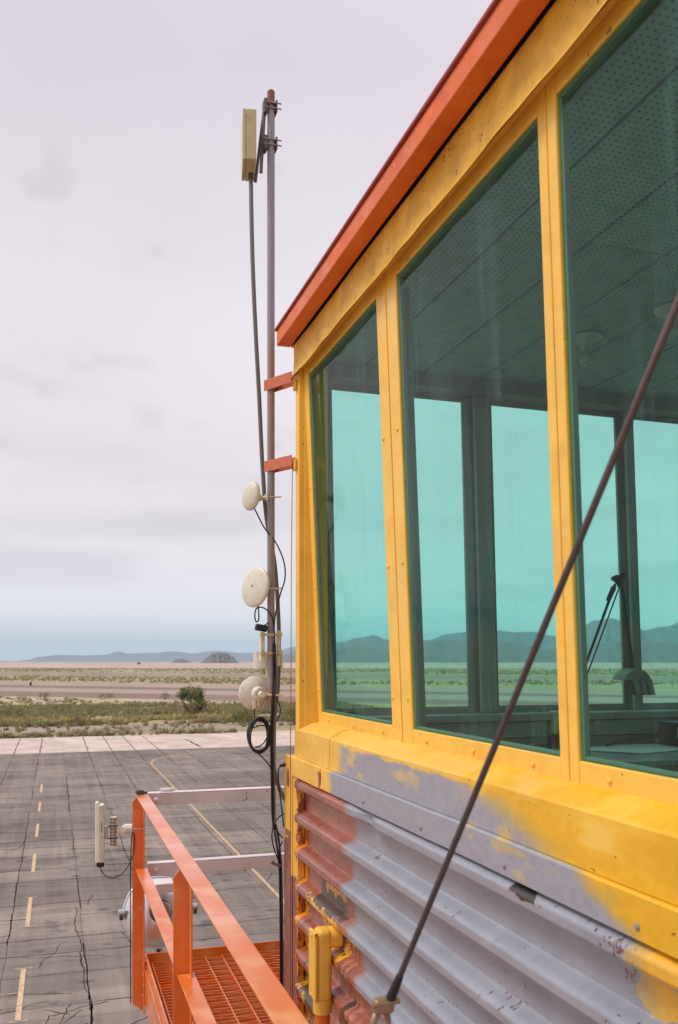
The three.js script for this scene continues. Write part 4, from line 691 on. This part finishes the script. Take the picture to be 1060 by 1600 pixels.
// ================================================================ GUY WIRE IN FRONT OF THE CAMERA
{
  const a = V(.628, -.688, -1.636), b = V(.896, .543, -1.108), d = b.clone().sub(a).normalize(), top = a.clone().addScaledVector(d, 2.86);
  const t = thing('guy_wire', 'rusty dark guy wire slanting up across the windows', 'wire', [a.x, a.y - .2, a.z]);
  const map = tex(64, 1024, (u, v) => { const n = fbm(u * 6 + v * 260, v * 190, 3), r = sm(.42, .6, fbm(u * 2, v * 9 + 4, 3)) * sm(.3, .55, v); return mix3([58, 50, 52], [124, 90, 84], .15 + r * .7).map(x => x + n * 10); });
  const mat = new THREE.MeshStandardMaterial({ map, roughness: .6 });
  const g = new THREE.CylinderGeometry(.006, .006, 2.86, 12, 1); g.applyQuaternion(new THREE.Quaternion().setFromUnitVectors(V(0, 1, 0), d)); g.translate(...a.clone().add(top).multiplyScalar(.5).toArray()); part(t, 'strand', g, mat);
  const q = k => a.clone().addScaledVector(d, k).toArray();
  part(t, 'thimble_eye', (() => { const g2 = torus([a.x - .012, a.y - .03, a.z - .005], [.55, 0, .83], .024, .0075); return g2; })(), M.brass);
  part(t, 'wire_clip', merge([box(a.x - .03, a.x + .012, a.y - .008, a.y + .022, a.z - .012, a.z + .016, .008), cyl([a.x - .035, a.y + .012, a.z + .01], [a.x + .022, a.y + .016, a.z + .012], .006, .006, 8), cyl(q(.0), q(.02), .013, .013, 8)]), M.brass); part(t, 'sleeve', cyl(q(.025), q(.08), .0105, .0075, 12), M.black);
  part(t, 'shackle', merge([tube([[a.x - .012, a.y - .04, a.z], [a.x - .03, a.y - .08, a.z - .01], [a.x - .05, a.y - .14, a.z - .005], [a.x - .055, a.y - .21, a.z]], .0075, 30, 8)]), M.brass);
}
// ================================================================ INSIDE THE CAB
{
  const DY = -.5;
  const t = thing('desk', 'wooden console desk inside the cab under the end windows', 'desk', [3.3, -1.3, -4.1]);
  part(t, 'desk_top', box(2.1, 5.1, DY - .03, DY, -4.5, -3.72, .006), M.interior); part(t, 'front_edge', box(2.1, 5.1, DY - .075, DY - .031, -3.735, -3.715, .003), M.wood); part(t, 'panel', box(2.15, 5.05, -1.3, DY - .031, -4.45, -4.42), M.interiorDark);
  for (const x of [2.15, 3.6, 5.0]) part(t, 'leg', box(x, x + .05, -1.3, DY - .031, -3.85, -3.8), M.interiorDark);
  single('paper_sheet', 'large sheet of paper lying flat on the desk inside', 'paper', quadMesh([[2.72, DY + .004, -4.36], [3.3, DY + .006, -4.48], [3.9, DY + .004, -4.25], [3.0, DY + .005, -4.0]]), M.paper, [3.2, DY, -4.25]);
  const e = thing('radio_unit', 'black radio box with white label on the desk at the right edge', 'radio', [3.5, DY, -4.3]);
  part(e, 'case', box(3.425, 3.72, DY, DY + .145, -4.42, -4.22, .006), M.black); part(e, 'label_plate', box(3.405, 3.45, DY + .055, DY + .12, -4.225, -4.214, .002), M.porcelain); part(e, 'knob', cyl([3.5, DY + .1, -4.22], [3.5, DY + .1, -4.2], .01, .01, 10), M.porcelain);
  single('coiled_lead', 'yellow green lead arching over the radio box', 'cable', tube([[3.43, DY + .05, -4.21], [3.40, DY + .09, -4.2], [3.405, DY + .14, -4.2], [3.45, DY + .18, -4.21], [3.52, DY + .2, -4.22], [3.62, DY + .17, -4.25]], .0055, 40, 8), M.greenWire, [3.5, DY + .05, -4.2]);
  single('desk_cable', 'thin dark cable lying from the radio across the desk', 'cable', tube([[3.43, DY + .03, -4.3], [3.3, DY + .05, -4.32], [3.15, DY + .04, -4.36], [3.05, DY + .005, -4.4]], .004, 40, 6), M.cable, [3.2, DY, -4.35]);
  const s = thing('wall_box', 'small beige switch box under the end window, left', 'switch box', [2.79, -.43, -4.5]); part(s, 'box', box(2.75, 2.83, -.425, -.29, -4.53, -4.47, .006), M.beige); part(s, 'conduit', cyl([2.8, -.5, -4.5], [2.8, -.425, -4.5], .012, .012, 10), M.galv);
  single('wall_cable', 'pale cable sagging along the wall left of the switch box', 'cable', tube([[2.8, -.44, -4.49], [2.7, -.465, -4.485], [2.6, -.485, -4.48], [2.45, -.49, -4.48], [2.25, -.485, -4.48]], .006, 40, 6), M.greyHose, [2.5, -.49, -4.48]);
  // balanced-arm lamp
  const l = thing('arm_lamp', 'dark balanced arm lamp folded over the desk inside the cab', 'lamp', [2.72, DY, -4.45]);
  part(l, 'base', cyl([2.76, DY, -4.46], [2.76, DY + .05, -4.46], .07, .05, 20), M.black);
  part(l, 'lower_arm', cyl([2.77, DY + .05, -4.46], [3.185, .46, -4.5], .007, .009, 8), M.black); part(l, 'lower_arm', cyl([2.8, DY + .05, -4.45], [3.21, .45, -4.49], .0045, .0045, 8), M.black);
  part(l, 'spring', cyl([3.135, .36, -4.5], [3.175, .44, -4.5], .014, .017, 10), M.black);
  part(l, 'elbow', merge([cyl([3.19, .47, -4.51], [3.235, .52, -4.48], .018, .02, 10), cyl([3.165, .49, -4.5], [3.2, .5, -4.5], .014, .018, 10), box(3.2, 3.235, .44, .5, -4.51, -4.48, .008)]), M.black);
  part(l, 'upper_arm', cyl([3.222, .47, -4.49], [3.275, -.04, -4.46], .011, .016, 8), M.black);
  const sh = new THREE.Shape(); sh.moveTo(-.088, 0); sh.quadraticCurveTo(-.07, .045, 0, .062); sh.quadraticCurveTo(.06, .048, .088, 0); sh.closePath();
  const hood = new THREE.ExtrudeGeometry(sh, { depth: .12, bevelEnabled: true, bevelSize: .004, bevelThickness: .004, bevelSegments: 2 }); hood.translate(3.272, -.108, -4.52); part(l, 'shade', uvm(hood), M.interior);
  const sk = new THREE.Shape([[-.09, 0], [.09, 0], [.115, -.092], [-.045, -.088]].map(p => new THREE.Vector2(...p))); const skirt = new THREE.ExtrudeGeometry(sk, { depth: .01, bevelEnabled: false }); skirt.translate(3.272, -.109, -4.40); part(l, 'shade_skirt', uvm(skirt), M.darkSteel);
  for (const k of [-.035, .01, .055]) part(l, 'tube_cell', cyl([3.272 + k, -.11, -4.385], [3.272 + k + .03, -.195, -4.385], .02, .015, 12), M.interior);
  // lamp holders with bare unlit bulbs on the ceiling
  for (const [x, z, lab] of [[2.56, -3.86, 'white ceiling lamp holder with bare bulb, beside the yellow mullion'], [2.73, -3.43, 'white ceiling lamp holder behind the guy wire at the right edge'], [1.72, -4.3, 'dim ceiling lamp holder seen through the corner window']]) {
    const c = thing('ceiling_lamp', lab, 'lamp', [x, 1.52, z], { group: 'bare bulbs on the cab ceiling' });
    part(c, 'rose', lathe([[.001, 0], [.075, 0], [.08, -.012], [.06, -.026], [.03, -.032], [.03, -.055], [.026, -.06], [.001, -.06]], [x, 1.644, z], [0, 1, 0], 32), M.porcelain);
    part(c, 'bulb', lathe([[.014, -.058], [.016, -.075], [.032, -.1], [.036, -.118], [.03, -.138], [.016, -.15], [.001, -.153]], [x, 1.644, z], [0, 1, 0], 24), M.bulb);
  }
}
renderer.render(scene, camera);
